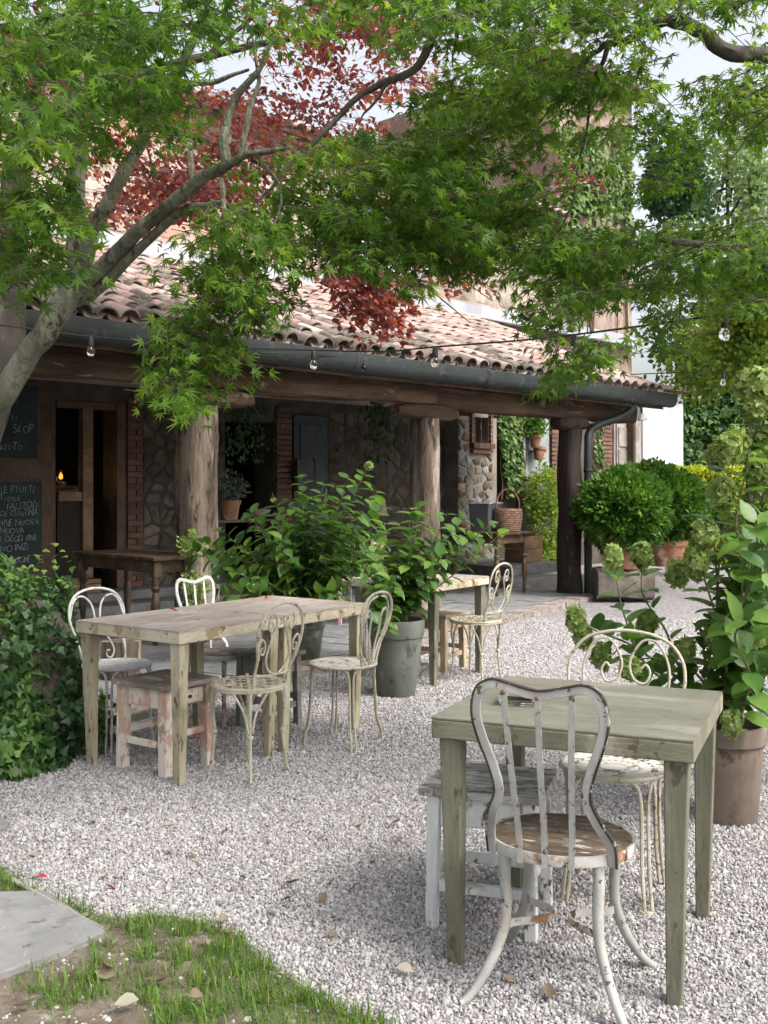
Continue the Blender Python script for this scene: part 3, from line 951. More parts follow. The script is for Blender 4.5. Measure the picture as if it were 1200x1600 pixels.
# --- barrel tiles: the 300 nearest the eave are parts, the rest one mass
def tile_tpl(r0=.092, r1=.076, L=.44, th_=.014, n=7, up=True):
    vs, fs = [], []
    for (y, r) in ((0, r0), (L, r1)):
        for rad in (r, r - th_):
            for j in range(n):
                a = PI * (j / (n - 1)) * .94 + PI * .03
                vs.append((math.cos(a) * rad, y, (math.sin(a) * rad) * (.86 if up else -.7)))
    def ix(e, inner, j): return (e * 2 + inner) * n + j
    for j in range(n - 1):
        fs.append((ix(0, 0, j), ix(0, 0, j + 1), ix(1, 0, j + 1), ix(1, 0, j))[::1 if up else -1])
        fs.append((ix(0, 1, j), ix(1, 1, j), ix(1, 1, j + 1), ix(0, 1, j + 1))[::1 if up else -1])
        fs.append((ix(0, 0, j), ix(0, 1, j), ix(0, 1, j + 1), ix(0, 0, j + 1))[::1 if up else -1])
    for e in (0,):
        pass
    fs.append((ix(0, 0, 0), ix(1, 0, 0), ix(1, 1, 0), ix(0, 1, 0)))
    fs.append((ix(0, 0, n - 1), ix(0, 1, n - 1), ix(1, 1, n - 1), ix(1, 0, n - 1)))
    return vs, fs
MT['tile'] = tilemat('terracotta_roof_tile', [(.32, .20, .165), (.43, .315, .28), (.38, .27, .235), (.49, .39, .36), (.36, .225, .185), (.23, .18, .158), (.45, .335, .30)])
roof = empty('portico_roof', (0, 0, 0)); roof.parent = house
CT = tile_tpl()
tme = []
for k in range(3):
    q = tile_tpl(.092 + k * .002, .076 + k * .001)
    mb = MB(); mb.add([(x * (1 + .04 * (k - 1)), y, z_ * (1 - .06 * (k - 1))) for x, y, z_ in q[0]], q[1])
    me = mb.mesh('roof_tile', True, 50); me.materials.append(MT['tile']); tme.append(me)
pitch = .215
rowl = .335
slope_len = math.hypot(WD, RS * WD)
ncol = int((S1 - S0) / pitch)
nrow = int(slope_len / rowl) + 1
Rx = np.array(Matrix.Rotation(th, 3, 'X'))
mp, mr_ = [], []
pp, pr_ = [], []
cand = []
for i in range(ncol):
    for j in range(nrow):
        s = S0 + pitch * (i + .5) + rs.uniform(-.012, .012)
        l = -.10 + j * rowl + rs.uniform(-.02, .02)
        if l + .40 > slope_len: l = slope_len - .40
        hgt = .052 + rs.uniform(-.005, .009)
        d_, z_ = l * math.cos(th) - hgt * math.sin(th), RB + l * math.sin(th) + hgt * math.cos(th)
        w_ = W(s, d_, z_)
        vis = w_.y > 1 and -30 < 600 + F * w_.x / w_.y < 1230
        yaw, tl = rs.uniform(-.035, .035), th - .035 + rs.uniform(-.012, .012)
        cand.append((w_.y if vis else 999, (s, d_, z_), (tl, rs.uniform(-.05, .05), yaw)))
        ps = s + pitch / 2
        pp.append((ps, d_ + .02, z_ + .03)); pr_.append(np.array(Matrix.Rotation(yaw * .5, 3, 'Z') @ Matrix.Rotation(th - .03, 3, 'X')))
cand.sort(key=lambda q: q[0])
MT['moss_tile'] = tilemat('mossy_eave_tile', [(.075, .066, .055), (.12, .10, .085), (.17, .14, .12), (.10, .10, .07)])
moss = []
for me in tme:
    m2 = me.copy(); m2.materials.clear(); m2.materials.append(MT['moss_tile']); moss.append(m2)
for q in cand[:300]:
    sv = q[1][0]
    old = q[1][1] + .06 * nz(sv * 2, 3, 1) * 6 < (.55 if sv < -.6 else .28 if sv < 1.2 else .12)
    o = bpy.data.objects.new('roof_tile', rs.choice(moss if (old and rs.random() < .85) or rs.random() < .06 else tme))
    link(o, roof)
    o.location = q[1]
    o.rotation_euler = q[2]
for q in cand[300:]:
    mp.append(q[1]); mr_.append(np.array(Matrix.Rotation(q[2][2], 3, 'Z') @ Matrix.Rotation(q[2][1], 3, 'Y') @ Matrix.Rotation(q[2][0], 3, 'X')))
scatter('upper_roof_tiles', CT[0], CT[1], np.array(mp), np.array(mr_), np.ones(len(mp)), MT['tile'], roof, smooth=False, kind='stuff')
PT = tile_tpl(.105, .088, .44, .014, 6, False)
scatter('channel_tiles', PT[0], PT[1], np.array(pp), np.array(pr_), np.ones(len(pp)), MT['tile'], roof, smooth=False, kind='stuff')
# main house roof and tower roof (glimpsed through the leaves)
mp, mr_ = [], []
for (a0, a1, dd, z0, rows) in ((S0 - .2, TW0, WD - .35, 6.12, 9), (TW0 - .3, SC_ + .35, WD - .4, 8.96, 8)):
    i = 0
    n = int((a1 - a0) / .23)
    for i in range(n):
        for j in range(rows):
            mp.append((a0 + .23 * (i + .5), dd + j * .32, z0 + j * .32 * .36 + .05)); mr_.append(np.array(Matrix.Rotation(rs.uniform(-.04, .04), 3, 'Z') @ Matrix.Rotation(.31, 3, 'X')))
scatter('main_roof_tiles', CT[0], CT[1], np.array(mp), np.array(mr_), np.full(len(mp), 1.12), MT['tile'], house, smooth=False, kind='stuff')
mb = MB()
for (a0, a1, dd, z0, rows) in ((S0 - .2, TW0 - .01, WD - .3, 6.1, 9), (TW0 - .3, SC_ + .35, WD - .35, 8.94, 8)):
    e_ = rows * .32
    mb.hexa([V(a0, dd, z0), V(a1, dd, z0), V(a1, dd + e_, z0 + e_ * .36), V(a0, dd + e_, z0 + e_ * .36)],
            [V(a0, dd, z0 + .09), V(a1, dd, z0 + .09), V(a1, dd + e_, z0 + .09 + e_ * .36), V(a0, dd + e_, z0 + .09 + e_ * .36)])
mb.build('main_roof_deck', MT['beam'], house)

# --- gutter, joints, downpipe
prof = [(-.175, 2.735), (-.185, 2.73), (-.180, 2.64), (-.158, 2.585), (-.115, 2.555), (-.06, 2.55), (-.035, 2.57), (-.03, 2.70), (-.045, 2.70), (-.05, 2.585), (-.07, 2.57), (-.11, 2.575), (-.145, 2.60), (-.165, 2.65), (-.17, 2.72)]
mb = MB()
n = len(prof)
nseg = 14
vs, fs = [], []
for i in range(nseg + 1):
    s = S0 + (S1 + .12 - S0) * i / nseg
    dz = .006 * nz(s, 1, 2)
    vs += [(s, d_, z_ + dz) for d_, z_ in prof]
for i in range(nseg):
    for j in range(n):
        j2 = (j + 1) % n
        fs.append((i * n + j, (i + 1) * n + j, (i + 1) * n + j2, i * n + j2))
fs += [tuple(range(n)), tuple(nseg * n + j for j in reversed(range(n)))]
mb.add(vs, fs)
gut = mb.build('gutter', MT['gutter'], house, smooth=True, angle=35)
MB().box(((S0 + S1) / 2, -.015, 2.62), (S1 - S0, .02, .20)).build('fascia_board', MT['rafter'], house)
for s in (-4.6, -2.6, -.55, 1.5, 3.4, 5.0):
    mb = MB()
    vs = []
    for ds in (-.025, .025):
        vs += [(s + ds, d_ - .004 if d_ < -.11 else d_, z_ - .004) for d_, z_ in prof[:7]]
    mb.add(vs, [(j, j + 7, j + 8, j + 1) for j in range(6)])
    mb.build('gutter_joint', MT['gutter'], gut, smooth=True)
dp = cr([toL(at(990, 626, 14.15)), toL(at(986, 640, 14.15)), toL(at(968, 652, 14.1)), toL(at(935, 664, 13.95)), toL(at(921, 676, 13.85)), toL(at(919, 700, 13.8)), toL(at(919, 800, 13.8)), toL(at(919, 927, 13.8))], 6)
dpo = MB().tube(dp, .052, 14).build('downpipe', MT['gutter'], house, smooth=True)
for py in (735, 850):
    c_ = toL(at(919, py, 13.8))
    MB().lathe([(.058, -.02), (.062, -.015), (.062, .015), (.058, .02)], c_, 14).build('pipe_clip', MT['gutter'], dpo, smooth=True)

# --- wood door frame, half door, steps
dz0 = .26
dr = empty('garden_door', (0, 0, 0)); dr.parent = house
post = MB
def vpost(name, px0, px1, z0, z1, d0, mat, par, dd=.09):
    a, b_ = sw(px0, d0), sw(px1, d0)
    return MB().box(((a + b_) / 2, d0 + dd / 2, (z0 + z1) / 2), (b_ - a, dd, z1 - z0)).build(name, mat, par, bev=.006)
vpost('door_jamb', 77, 87, dz0, 2.4, WD - .04, MT['door_wood'], dr)
vpost('door_post', 130, 146, .20, 2.4, WD - .02, MT['honey_wood'], dr, .11)
vpost('door_jamb', 183, 196, dz0, 2.4, WD - .04, MT['door_wood'], dr)
hz0, hz1 = zw(115, 783), zw(115, 768)
a, b_ = sw(92), sw(131)
MB().box(((a + b_) / 2, WD + .03, (hz0 + hz1) / 2), (b_ - a, .06, hz1 - hz0)).build('door_rail', MT['honey_wood'], dr, bev=.005)
MB().box(((a + b_) / 2, WD + .05, (hz0 + dz0) / 2), (b_ - a, .03, hz0 - dz0)).build('door_panel', MT['black_room'], dr)
MB().box(((sw(87) + sw(183)) / 2, WD + .03, 2.37), (sw(183) - sw(87), .1, .08)).build('door_lintel', MT['door_wood'], dr, bev=.006)
for i, (dd, h) in enumerate(((WD - .75, .15), (WD - .38, .26))):
    a, b_ = sw(60), sw(330)
    MB().box(((a + b_) / 2, (dd + WD) / 2, h - .055 + .0), (b_ - a, WD - dd, .11)).build('door_step', MT['step'], house, bev=.012)
# grey blue door further along, and a plain dark shelf recess
a, b_ = sw(456), sw(508)
gd = MB().box(((a + b_) / 2, WD - .02, 1.32), (b_ - a, .05, 2.2)).build('side_door', MT['blue_door'], house, bev=.006)
for q0, q1 in ((.35, 1.1), (1.25, 2.3)):
    MB().box(((a + b_) / 2, WD - .05, (q0 + q1) / 2), ((b_ - a) * .66, .02, q1 - q0)).build('door_panel', MT['blue_door'], gd, bev=.008)
# right end of the wall: dark gap, grey shutter panel, brick, shuttered window, timber post
def wpanel(name, px0, px1, py0, py1, mat, par, d=WD - .03, dd=.05, bev=.005):
    a, b_ = sw(px0, d), sw(px1, d)
    m = (px0 + px1) / 2
    z1, z0 = zw(m, py0, d), zw(m, py1, d)
    return MB().box(((a + b_) / 2, d + dd / 2, (z0 + z1) / 2), (b_ - a, dd, z1 - z0)).build(name, mat, par, bev=bev)
wpanel('dark_recess', 808, 820, 600, 800, MT['black_room'], house, WD - .02, .03)
gp = wpanel('grey_shutter', 820, 858, 600, 746, MT['grey_panel'], house, WD - .06, .06)
wpanel('shutter_edge', 817.5, 821, 600, 746, MT['white_board'], gp, WD - .10, .05)
a, b_ = sw(858), sw(869)
z = .2
while z < 2.9:
    brick(lower, ((a + b_) / 2, WD - .02, z + .035), (b_ - a - .02, .08, .062)); z += .078
a, b_ = sw(937), sw(953)
z = .2
while z < 3.0:
    if int(z / .078) % 2: brick(lower, ((a + b_) / 2, WD - .02, z + .035), (b_ - a - .03, .08, .062))
    else:
        brick(lower, (a + (b_ - a) * .3, WD - .02, z + .035), ((b_ - a) * .45, .08, .062)); brick(lower, (a + (b_ - a) * .76, WD - .02, z + .035), ((b_ - a) * .42, .08, .062))
    z += .078
ww = wpanel('end_window', 953, 985, 655, 742, MT['black_room'], house, WD - .02, .03)
wpanel('window_post', 959.5, 963, 655, 742, MT['grey_timber'], ww, WD - .06, .05)
st = wpanel('window_shutter', 964, 983, 657, 740, MT['grey_timber'], ww, WD - .09, .05)
wpanel('shutter_panel', 967.5, 980, 668, 698, MT['grey_timber'], st, WD - .11, .02)
wpanel('shutter_panel', 967.5, 980, 703, 735, MT['grey_timber'], st, WD - .11, .02)
wpanel('window_lintel', 943, 990, 648, 655, MT['grey_timber'], ww, WD - .08, .08)
wpanel('timber_post', 983.5, 992, 640, 770, MT['door_wood'], house, WD - .16, .14)
st = wpanel('open_shutter', 993.5, 1002, 652, 735, MT['grey_timber'], house, WD - .30, .05)
# ------------------------------------------------------------------ furniture
def table(loc, rz, tm, em, lm, label, s=.761, h=.75, thk=.055, inset=.057):
    t = empty('square_table', loc, rz, label, 'table', 'square painted tables on the gravel')
    a = s / 2
    top = MB().box((0, 0, h - .004), (s - .002, s - .002, .008)).build('tabletop', tm, t, bev=.002)
    MB().box((0, 0, h - .008 - thk / 2), (s, s, thk)).build('table_edge', em, top, bev=.004)
    for sx in (-1, 1):
        for sy in (-1, 1):
            c0 = (sx * (a - inset - .002), sy * (a - inset - .002)); c1 = (sx * (a - inset + .006), sy * (a - inset + .006))
            MB().taper(c0, (.042, .042), (.066, .066), 0, h - .008 - thk - .001, c1).build('leg', lm, t, bev=.004)
    return t
table((.642, 3.357, 0), -.409, MT['table_top'], MT['table_edge'], MT['table_leg'], 'sage green square table in the right foreground with an ashtray on it')
ua = V(math.cos(.956), math.sin(.956), 0); va = V(-ua.y, ua.x, 0)
CA = V(-.844, 5.856, 0)
def ta(u, v, z=0.0):
    p = CA + ua * u + va * v
    return (p.x, p.y, z)
table(ta(-.3825, 0), .956, MT['tan_top'], MT['tan_edge'], MT['tan_leg'], 'tan square table at the left, the nearer of two pushed together')
table(ta(.3825, 0), .956, MT['tan_top'], MT['tan_edge'], MT['tan_leg'], 'tan square table beside the potted bush, the farther of two pushed together')
CC = V(.283, 8.07, 0)
uc = V(math.cos(.948), math.sin(.948), 0); vc = V(-uc.y, uc.x, 0)
def tcp(u, v, z=0.0):
    p = CC + uc * u + vc * v
    return (p.x, p.y, z)
table(tcp(0, 0), .948, MT['tan_top'], MT['tan_edge'], MT['table_leg'], 'small tan square table half hidden behind the potted bush')

def turned_table(loc, rz, L, Wd, h, label):
    t = empty('turned_leg_table', loc, rz, label, 'table', 'dark wooden tables under the portico')
    top = empty('tabletop', (0, 0, 0)); top.parent = t
    nb = 4
    for i in range(nb):
        w = Wd / nb
        MB().box((0, -Wd / 2 + w * (i + .5), h - .015), (L + (i % 2) * .004, w - .003, .03)).build('plank', MT['dark_wood'], top, bev=.004)
    ap = MB()
    for sy in (-1, 1):
        MB().box((0, sy * (Wd / 2 - .06), h - .085), (L - .20, .022, .108)).build('apron', MT['dark_wood'], t, bev=.003)
    for sx in (-1, 1):
        MB().box((sx * (L / 2 - .06), 0, h - .085), (.022, Wd - .20, .108)).build('apron', MT['dark_wood'], t, bev=.003)
    hh = h - .03
    for sx in (-1, 1):
        for sy in (-1, 1):
            x, y = sx * (L / 2 - .075), sy * (Wd / 2 - .075)
            leg = MB().box((x, y, hh - .075), (.075, .075, .15)).build('leg', MT['dark_wood_leg'], t, bev=.005)
            pr = [(.016, 0), (.026, .02), (.03, .05), (.022, .075), (.018, .10), (.030, .115), (.020, .135), (.024, .16), (.036, .26), (.040, .34), (.034, .42), (.024, .46), (.038, .48), (.040, .50), (.025, .52), (.036, .545), (.030, .575), (.033, hh - .15)]
            MB().lathe(pr, (x, y, 0), 14).build('turning', MT['dark_wood_leg'], leg, smooth=True)
    return t
pD = V(-1.97, 9.17, 0); eD = V(EX, EY, 0); nD = V(NX, NY, 0)
c = pD + nD * .62 + eD * .24
turned_table((c.x, c.y, PZ), ROT + PI / 2, 1.35, .64, .77, 'dark turned leg table in front of the door and steps')
pE = V(1.43, 13.3, 0)
c = pE + nD * .62 + eD * .31
turned_table((c.x, c.y, PZ), ROT + PI / 2, 1.35, .74, .80, 'dark turned leg table with a wicker basket on it, by the stone pier')

def stool(loc, rz, L, Wd, h, seat, frame, label, drawer=False, planks=3, leg=.042, stret=.13, overhang=.022, sides='box'):
    t = empty('wooden_stool', loc, rz, label, 'stool')
    st = empty('seat', (0, 0, 0)); st.parent = t
    w = Wd / planks
    for i in range(planks):
        MB().box((0, -Wd / 2 + w * (i + .5), h - .012), (L, w - .0025, .024)).build('plank', seat, st, bev=.003)
    a, b_ = L / 2 - overhang - leg / 2, Wd / 2 - overhang - leg / 2
    for sx in (-1, 1):
        for sy in (-1, 1):
            MB().taper((sx * (a + .006), sy * (b_ + .006)), (leg * .92, leg * .92), (leg, leg), 0, h - .024, (sx * a, sy * b_)).build('leg', frame, t, bev=.004)
    for sy in (-1, 1):
        ap = MB().box((0, sy * b_, h - .075), (2 * a - leg, .018, .095)).build('apron', frame, t, bev=.002)
    for sx in (-1, 1):
        ap = MB().box((sx * a, 0, h - .075), (.018, 2 * b_ - leg, .095)).build('apron', frame, t, bev=.002)
        if drawer and sx == 1:
            MB().box((a + .014, 0, h - .075), (.012, 2 * b_ - leg - .03, .075)).build('drawer_front', frame, ap, bev=.003)
            MB().lathe([(.001, .018), (.008, .016), (.009, .01), (.005, .004), (.005, 0)], (0, 0, 0), 10, capt=False).build('drawer_knob', MT['bare_iron'], ap, smooth=True)
            k = ap.children[-1]; k.location = (a + .02, 0, h - .075); k.rotation_euler = (0, PI / 2, 0)
    for sy in (-1, 1):
        MB().box((0, sy * (b_ + .002), stret), (2 * a - leg + .01, .02, .035)).build('stretcher', frame, t, bev=.003)
    for sx in (-1, 1):
        MB().box((sx * (a + .002), 0, stret + .045), (.02, 2 * b_ - leg + .01, .035)).build('stretcher', frame, t, bev=.003)
    return t
stool((.358, 3.535, 0), -.315, .40, .37, .462, MT['white_peel_top'], MT['white_peel'], 'white wooden stool with peeling paint under the foreground table', planks=3, stret=.14)
c = ta(-.505, -.01)
stool(c, .956 - PI / 2, .40, .38, .455, MT['pink_seat'], MT['pink_stool'], 'pink peeling wooden stool with a small drawer under the near tan table', drawer=True, leg=.055, stret=.15)
stool(ta(.50, .17), .956, .32, .32, .45, MT['grey_stool'], MT['grey_stool'], 'grey green wooden stool under the farther tan table', planks=2)
stool(tcp(.30, .02), .948, .36, .34, .455, MT['tan_seat'], MT['tan_stool'], 'tan wooden stool with reddish stretchers under the small far table', leg=.05)

# ---- bent strap chairs with a heart topped back and fan of three slats
def strap_chair(loc, rz, label, seatmat, strap, leg, hs=.43, sc=1.0, simple=False):
    t = empty('slat_back_chair', loc, rz, label, 'chair')
    t.scale = (sc, sc, sc)
    # seat: thick slightly oval disc with a metal rim
    n = 40
    seat = MB().lathe([(.0, -.012), (.186, -.012), (.190, -.008), (.190, .006), (.184, .010), (.10, .0085), (.0, .007)], (0, 0, hs), n, 1.05, .97, capb=False, capt=False).build('seat', seatmat, t, smooth=True, angle=35)
    MB().lathe([(.188, -.022), (.2, -.022), (.201, -.018), (.201, .005), (.199, .008), (.191, .007), (.188, .0)], (0, 0, hs), n, 1.05, .97, capb=False, capt=False).build('seat_rim', MT['rust_iron'] if not simple else strap, seat, smooth=True, angle=35)
    half = [(.168, .405), (.166, .47), (.142, .545), (.118, .612), (.132, .685), (.160, .765), (.172, .83), (.160, .888), (.125, .910), (.078, .901), (.0, .886)]
    # y of the back plane: at the rear rim, leaning back
    def yb(x, z):
        base = -math.sqrt(max(0.0, 1 - (x / .215) ** 2)) * .198
        k = min(1, max(0, (z - .44) / .12))
        return base * (1 - k) + (-.205 - (z - .44) * .16) * k
    pts = [(-x, z) for x, z in half] + [(x, z) for x, z in reversed(half[:-1])]
    P = cr([V(x, yb(x, z), z + hs - .43) for x, z in pts], 6)
    fr = MB().sweep(P, [(-.006, -.0115), (.006, -.0115), (.006, .0115), (-.006, .0115)], (0, 1, 0)).build('back_frame', strap, t, bev=.002)
    if not simple:
        Q = []
        cx = V(0, 0, .66)
        P2, T2, N2 = MB().frames(P, False, (0, 1, 0))
        Q = [p + T2[i].cross(N2[i]) * .0135 for i, p in enumerate(P2)]
        if (Q[len(Q) // 2] - cx).length < (P2[len(Q) // 2] - cx).length:
            Q = [p - T2[i].cross(N2[i]) * .0135 for i, p in enumerate(P2)]
        MB().sweep(Q, [(-.0085, -.0032), (.0085, -.0032), (.0085, .0022), (-.0085, .0022)], (0, 1, 0)).build('frame_edge', MT['bare_iron'], fr)
    for xt, xb in ((-.092, -.070), (0, 0), (.092, .070)):
        zt_ = .893 if abs(xt) > .01 else .884
        A = V(xt, yb(xt, zt_) - .006, zt_ + hs - .43); B = V(xb, -math.sqrt(1 - (xb / .21) ** 2) * .201, .405 + hs - .43)
        mid = A.lerp(B, .80); mid.y = yb(xb, .48) - .004
        PP = cr([A, A.lerp(B, .4) + V(0, -.004, 0), mid, B], 5)
        sp = MB().sweep(PP, [(-.0022, -.0085), (.0022, -.0085), (.0022, .0085), (-.0022, .0085)], (0, 1, 0)).build('slat', strap, t)
        if not simple:
            rv = MB().lathe([(.0065, 0), (.006, .003), (.003, .005)], (0, 0, 0), 10).build('rivet', MT['rust_dark'], sp, smooth=True)
            rv.location = A + V(0, -.007, -.003); rv.rotation_euler = (PI / 2, 0, 0)
    for sx, sy in ((-1, -1), (1, -1), (1, 1), (-1, 1)):
        def q(r, z): return V(sx * r * .735, sy * r * .70, z)
        P = cr([q(.178, hs - .015), q(.180, hs - .09), q(.176, .27), q(.182, .20), q(.215, .12), q(.262, .05), q(.30, 0.012), q(.318, .004)], 5)
        MB().tube(P, [.0175, .0165, .0155, .0155, .0150, .0135, .012, .010], 10).build('leg', leg, t, smooth=True)
    for sx in (-1, 1):
        P = cr([V(sx * .134, -.13, .195), V(sx * .115, -.085, .197), V(sx * .05, -.045, .2), V(sx * .022, 0, .2), V(sx * .05, .045, .2), V(sx * .115, .085, .197), V(sx * .134, .13, .195)], 5)
        MB().sweep(P, [(-.011, -.002), (.011, -.002), (.011, .002), (-.011, .002)], (0, 0, 1)).build('brace', MT['rust_iron'] if not simple else strap, t)
    return t
strap_chair((.512, 3.045, 0), -.39, 'chipped white strap iron chair with a round flaking seat, in the foreground', MT['old_seat'], MT['chip_iron'], MT['chip_iron'])
strap_chair(ta(.50, .54), .956 + PI, 'white slat back chair with brown seat on the far side of the tan tables', MT['old_seat'], MT['white_iron'], MT['rust_iron'], sc=.94, simple=True)

# ---- wire chairs with scrolls
def mirror(pts): return [(-x, z) for x, z in pts]
def spiral(cx, cz, r0, r1, a0, turns, n=14):
    return [(cx + (r0 + (r1 - r0) * i / n) * math.cos(math.radians(a0) + turns * 2 * PI * i / n), cz + (r0 + (r1 - r0) * i / n) * math.sin(math.radians(a0) + turns * 2 * PI * i / n)) for i in range(n + 1)]
def wire_chair(loc, rz, kind, mat, label, seatmat=None, hs=.45, w=.185, top=.86, r=.0068):
    """kind: 'lattice' (knobbed legs), 'arches', 'loops', 'pierced'"""
    t = empty('scroll_back_chair', loc, rz, label, 'chair')
    seatmat = seatmat or mat
    lean = .17
    rs_ = .185
    def B(x, z):
        z2 = z
        base = -math.sqrt(max(0.0, 1 - (x / (rs_ * 1.04)) ** 2)) * rs_ * .98
        k = min(1, max(0, (z - hs) / .16))
        return V(x, base * (1 - k) + (-.165 - (z - hs) * lean) * k, z2)
    H_ = top - hs
    def zz(f): return hs + f * H_
    # outer hoop
    x0 = .120 if kind in ('lattice', 'pierced') else .135
    half = [(x0, hs - .01), (x0 + .008, zz(.18)), (w * .86, zz(.36)), (w, zz(.60)), (w * .93, zz(.80)), (w * .62, zz(.945)), (0, zz(1.0))]
    if kind == 'loops':
        half = [(.075, hs - .01), (.095, zz(.2)), (w * .8, zz(.45)), (w, zz(.68)), (w * .9, zz(.85)), (w * .55, zz(.965)), (0, zz(1.0))]
    pts = mirror(half) + list(reversed(half[:-1]))
    hoop = MB().tube(cr([B(x, z) for x, z in pts], 7), r * 1.12, 8).build('back_hoop', mat, t, smooth=True)
    def wire(pts, rr_=r * .85, name='scroll'):
        MB().tube(cr([B(x, z) for x, z in pts], 5), rr_, 7).build(name, mat, t, smooth=True)
    for sg in (-1, 1):
        def m_(P): return [(x * sg, z) for x, z in P]
        if kind == 'lattice':
            # S strand: rises from the middle, curls inward under the hoop; small C scroll low at the side
            wire(m_([(.012, zz(.16)), (.055, zz(.22)), (.085, zz(.38)), (.06, zz(.58)), (.035, zz(.72)), (.05, zz(.86)), (.085, zz(.86)), (.092, zz(.74)), (.072, zz(.68)), (.058, zz(.745)), (.072, zz(.775))]))
            wire(m_([(x0 + .012, zz(.36)), (x0 + .03, zz(.50)), (.135, zz(.60)), (.105, zz(.54)), (.108, zz(.43)), (.13, zz(.43)), (.131, zz(.49)), (.12, zz(.50))]))
        elif kind == 'arches':
            wire(m_([(w * .97, zz(.62)), (w * .80, zz(.84)), (w * .5, zz(.90)), (.035, zz(.80)), (.018, zz(.62)), (.03, zz(.50)), (.055, zz(.52)), (.05, zz(.58)), (.036, zz(.575))]))
            wire(m_([(.018, zz(.62)), (.02, zz(.45)), (.06, zz(.30)), (.085, zz(.15)), (.07, zz(.04)), (.045, zz(.06)), (.045, zz(.13)), (.06, zz(.14))]))
        elif kind == 'loops':
            wire(m_([(.02, zz(.03)), (.06, zz(.22)), (.115, zz(.48)), (.125, zz(.68)), (.09, zz(.77)), (.055, zz(.68)), (.05, zz(.48)), (.03, zz(.24)), (.008, zz(.03))]))
            wire(m_([(.05, zz(.0)), (.12, zz(.30)), (.145, zz(.60)), (.10, zz(.88)), (.02, zz(.95))]))
        elif kind == 'pierced':
            wire(m_([(w * .62, zz(.10)), (w * .70, zz(.42)), (w * .74, zz(.70)), (w * .55, zz(.90)), (w * .28, zz(.92)), (.016, zz(.76)), (.028, zz(.62)), (.07, zz(.58)), (.09, zz(.66)), (.075, zz(.73)), (.058, zz(.70))]))
    if kind == 'lattice':
        MB().tube([B(-x0 - .006, zz(.16)), B(-.05, zz(.155)), B(.05, zz(.155)), B(x0 + .006, zz(.16))], r * .9, 7).build('cross_bar', mat, t, smooth=True)
    # seat
    seat = MB().tube([V(math.cos(a) * rs_, math.sin(a) * rs_, hs) for a in [2 * PI * i / 40 for i in range(40)]], .009, 8, closed=True).build('seat_ring', mat, t, smooth=True)
    if kind == 'lattice':
        for q, ax in [(q, ax) for ax in (0, 1) for q in range(-4, 5)]:
            c_ = q * .04
            h_ = math.sqrt(rs_ ** 2 - c_ ** 2)
            a = PI / 4 + ax * PI / 2
            u_, v_ = V(math.cos(a), math.sin(a), 0), V(-math.sin(a), math.cos(a), 0)
            P = [u_ * (h_ * f) + v_ * c_ + V(0, 0, hs + .005 + .004 * (1 if (i + q + ax) % 2 else -1)) for i, f in enumerate((-1, -.6, -.2, .2, .6, 1))]
            MB().sweep(P, [(-.0012, -.008), (.0012, -.008), (.0012, .008), (-.0012, .008)], (0, 0, 1)).build('seat_strap', mat, seat)
        MB().lathe([(rs_ + .004, -.016), (rs_ + .006, -.016), (rs_ + .006, .008), (rs_ + .004, .008)], (0, 0, hs), 40, capb=False, capt=False).build('seat_band', mat, seat, smooth=True, angle=40)
    elif kind == 'pierced':
        mb = MB()
        # dished disc with rings of slots cut out
        n = 48
        radii = [0, .02, .045, .052, .085, .092, .13, .14, rs_]
        hole = {3: 0, 4: 1, 5: 0, 6: 1}
        vs, fs = [], []
        for zt_, sgn in ((hs + .004, 1), (hs + .001, -1)):
            k = len(vs)
            for rr_ in radii[1:]:
                for j in range(n):
                    a = 2 * PI * (j + (.5 if rr_ > .06 else 0)) / n
                    vs.append((rr_ * math.cos(a), rr_ * math.sin(a), zt_ - .008 * (1 - (rr_ / rs_) ** 2)))
            for i in range(len(radii) - 2):
                for j in range(n):
                    if i in (1, 3, 5) and j % 2 == 0: continue
                    j2 = (j + 1) % n
                    f_ = (k + i * n + j, k + (i + 1) * n + j, k + (i + 1) * n + j2, k + i * n + j2)
                    fs.append(f_ if sgn > 0 else f_[::-1])
            fs.append(tuple(k + j for j in range(n)) if sgn > 0 else tuple(k + j for j in reversed(range(n))))
        mb.add(vs, fs)
        mb.build('seat_disc', seatmat, seat, smooth=True, angle=60)
    else:
        MB().lathe([(.0, -.002), (rs_, -.002), (rs_, .003), (rs_ * .85, .001), (.0, -.001)], (0, 0, hs), 40, capb=False, capt=False).build('seat_disc', seatmat, seat, smooth=True)
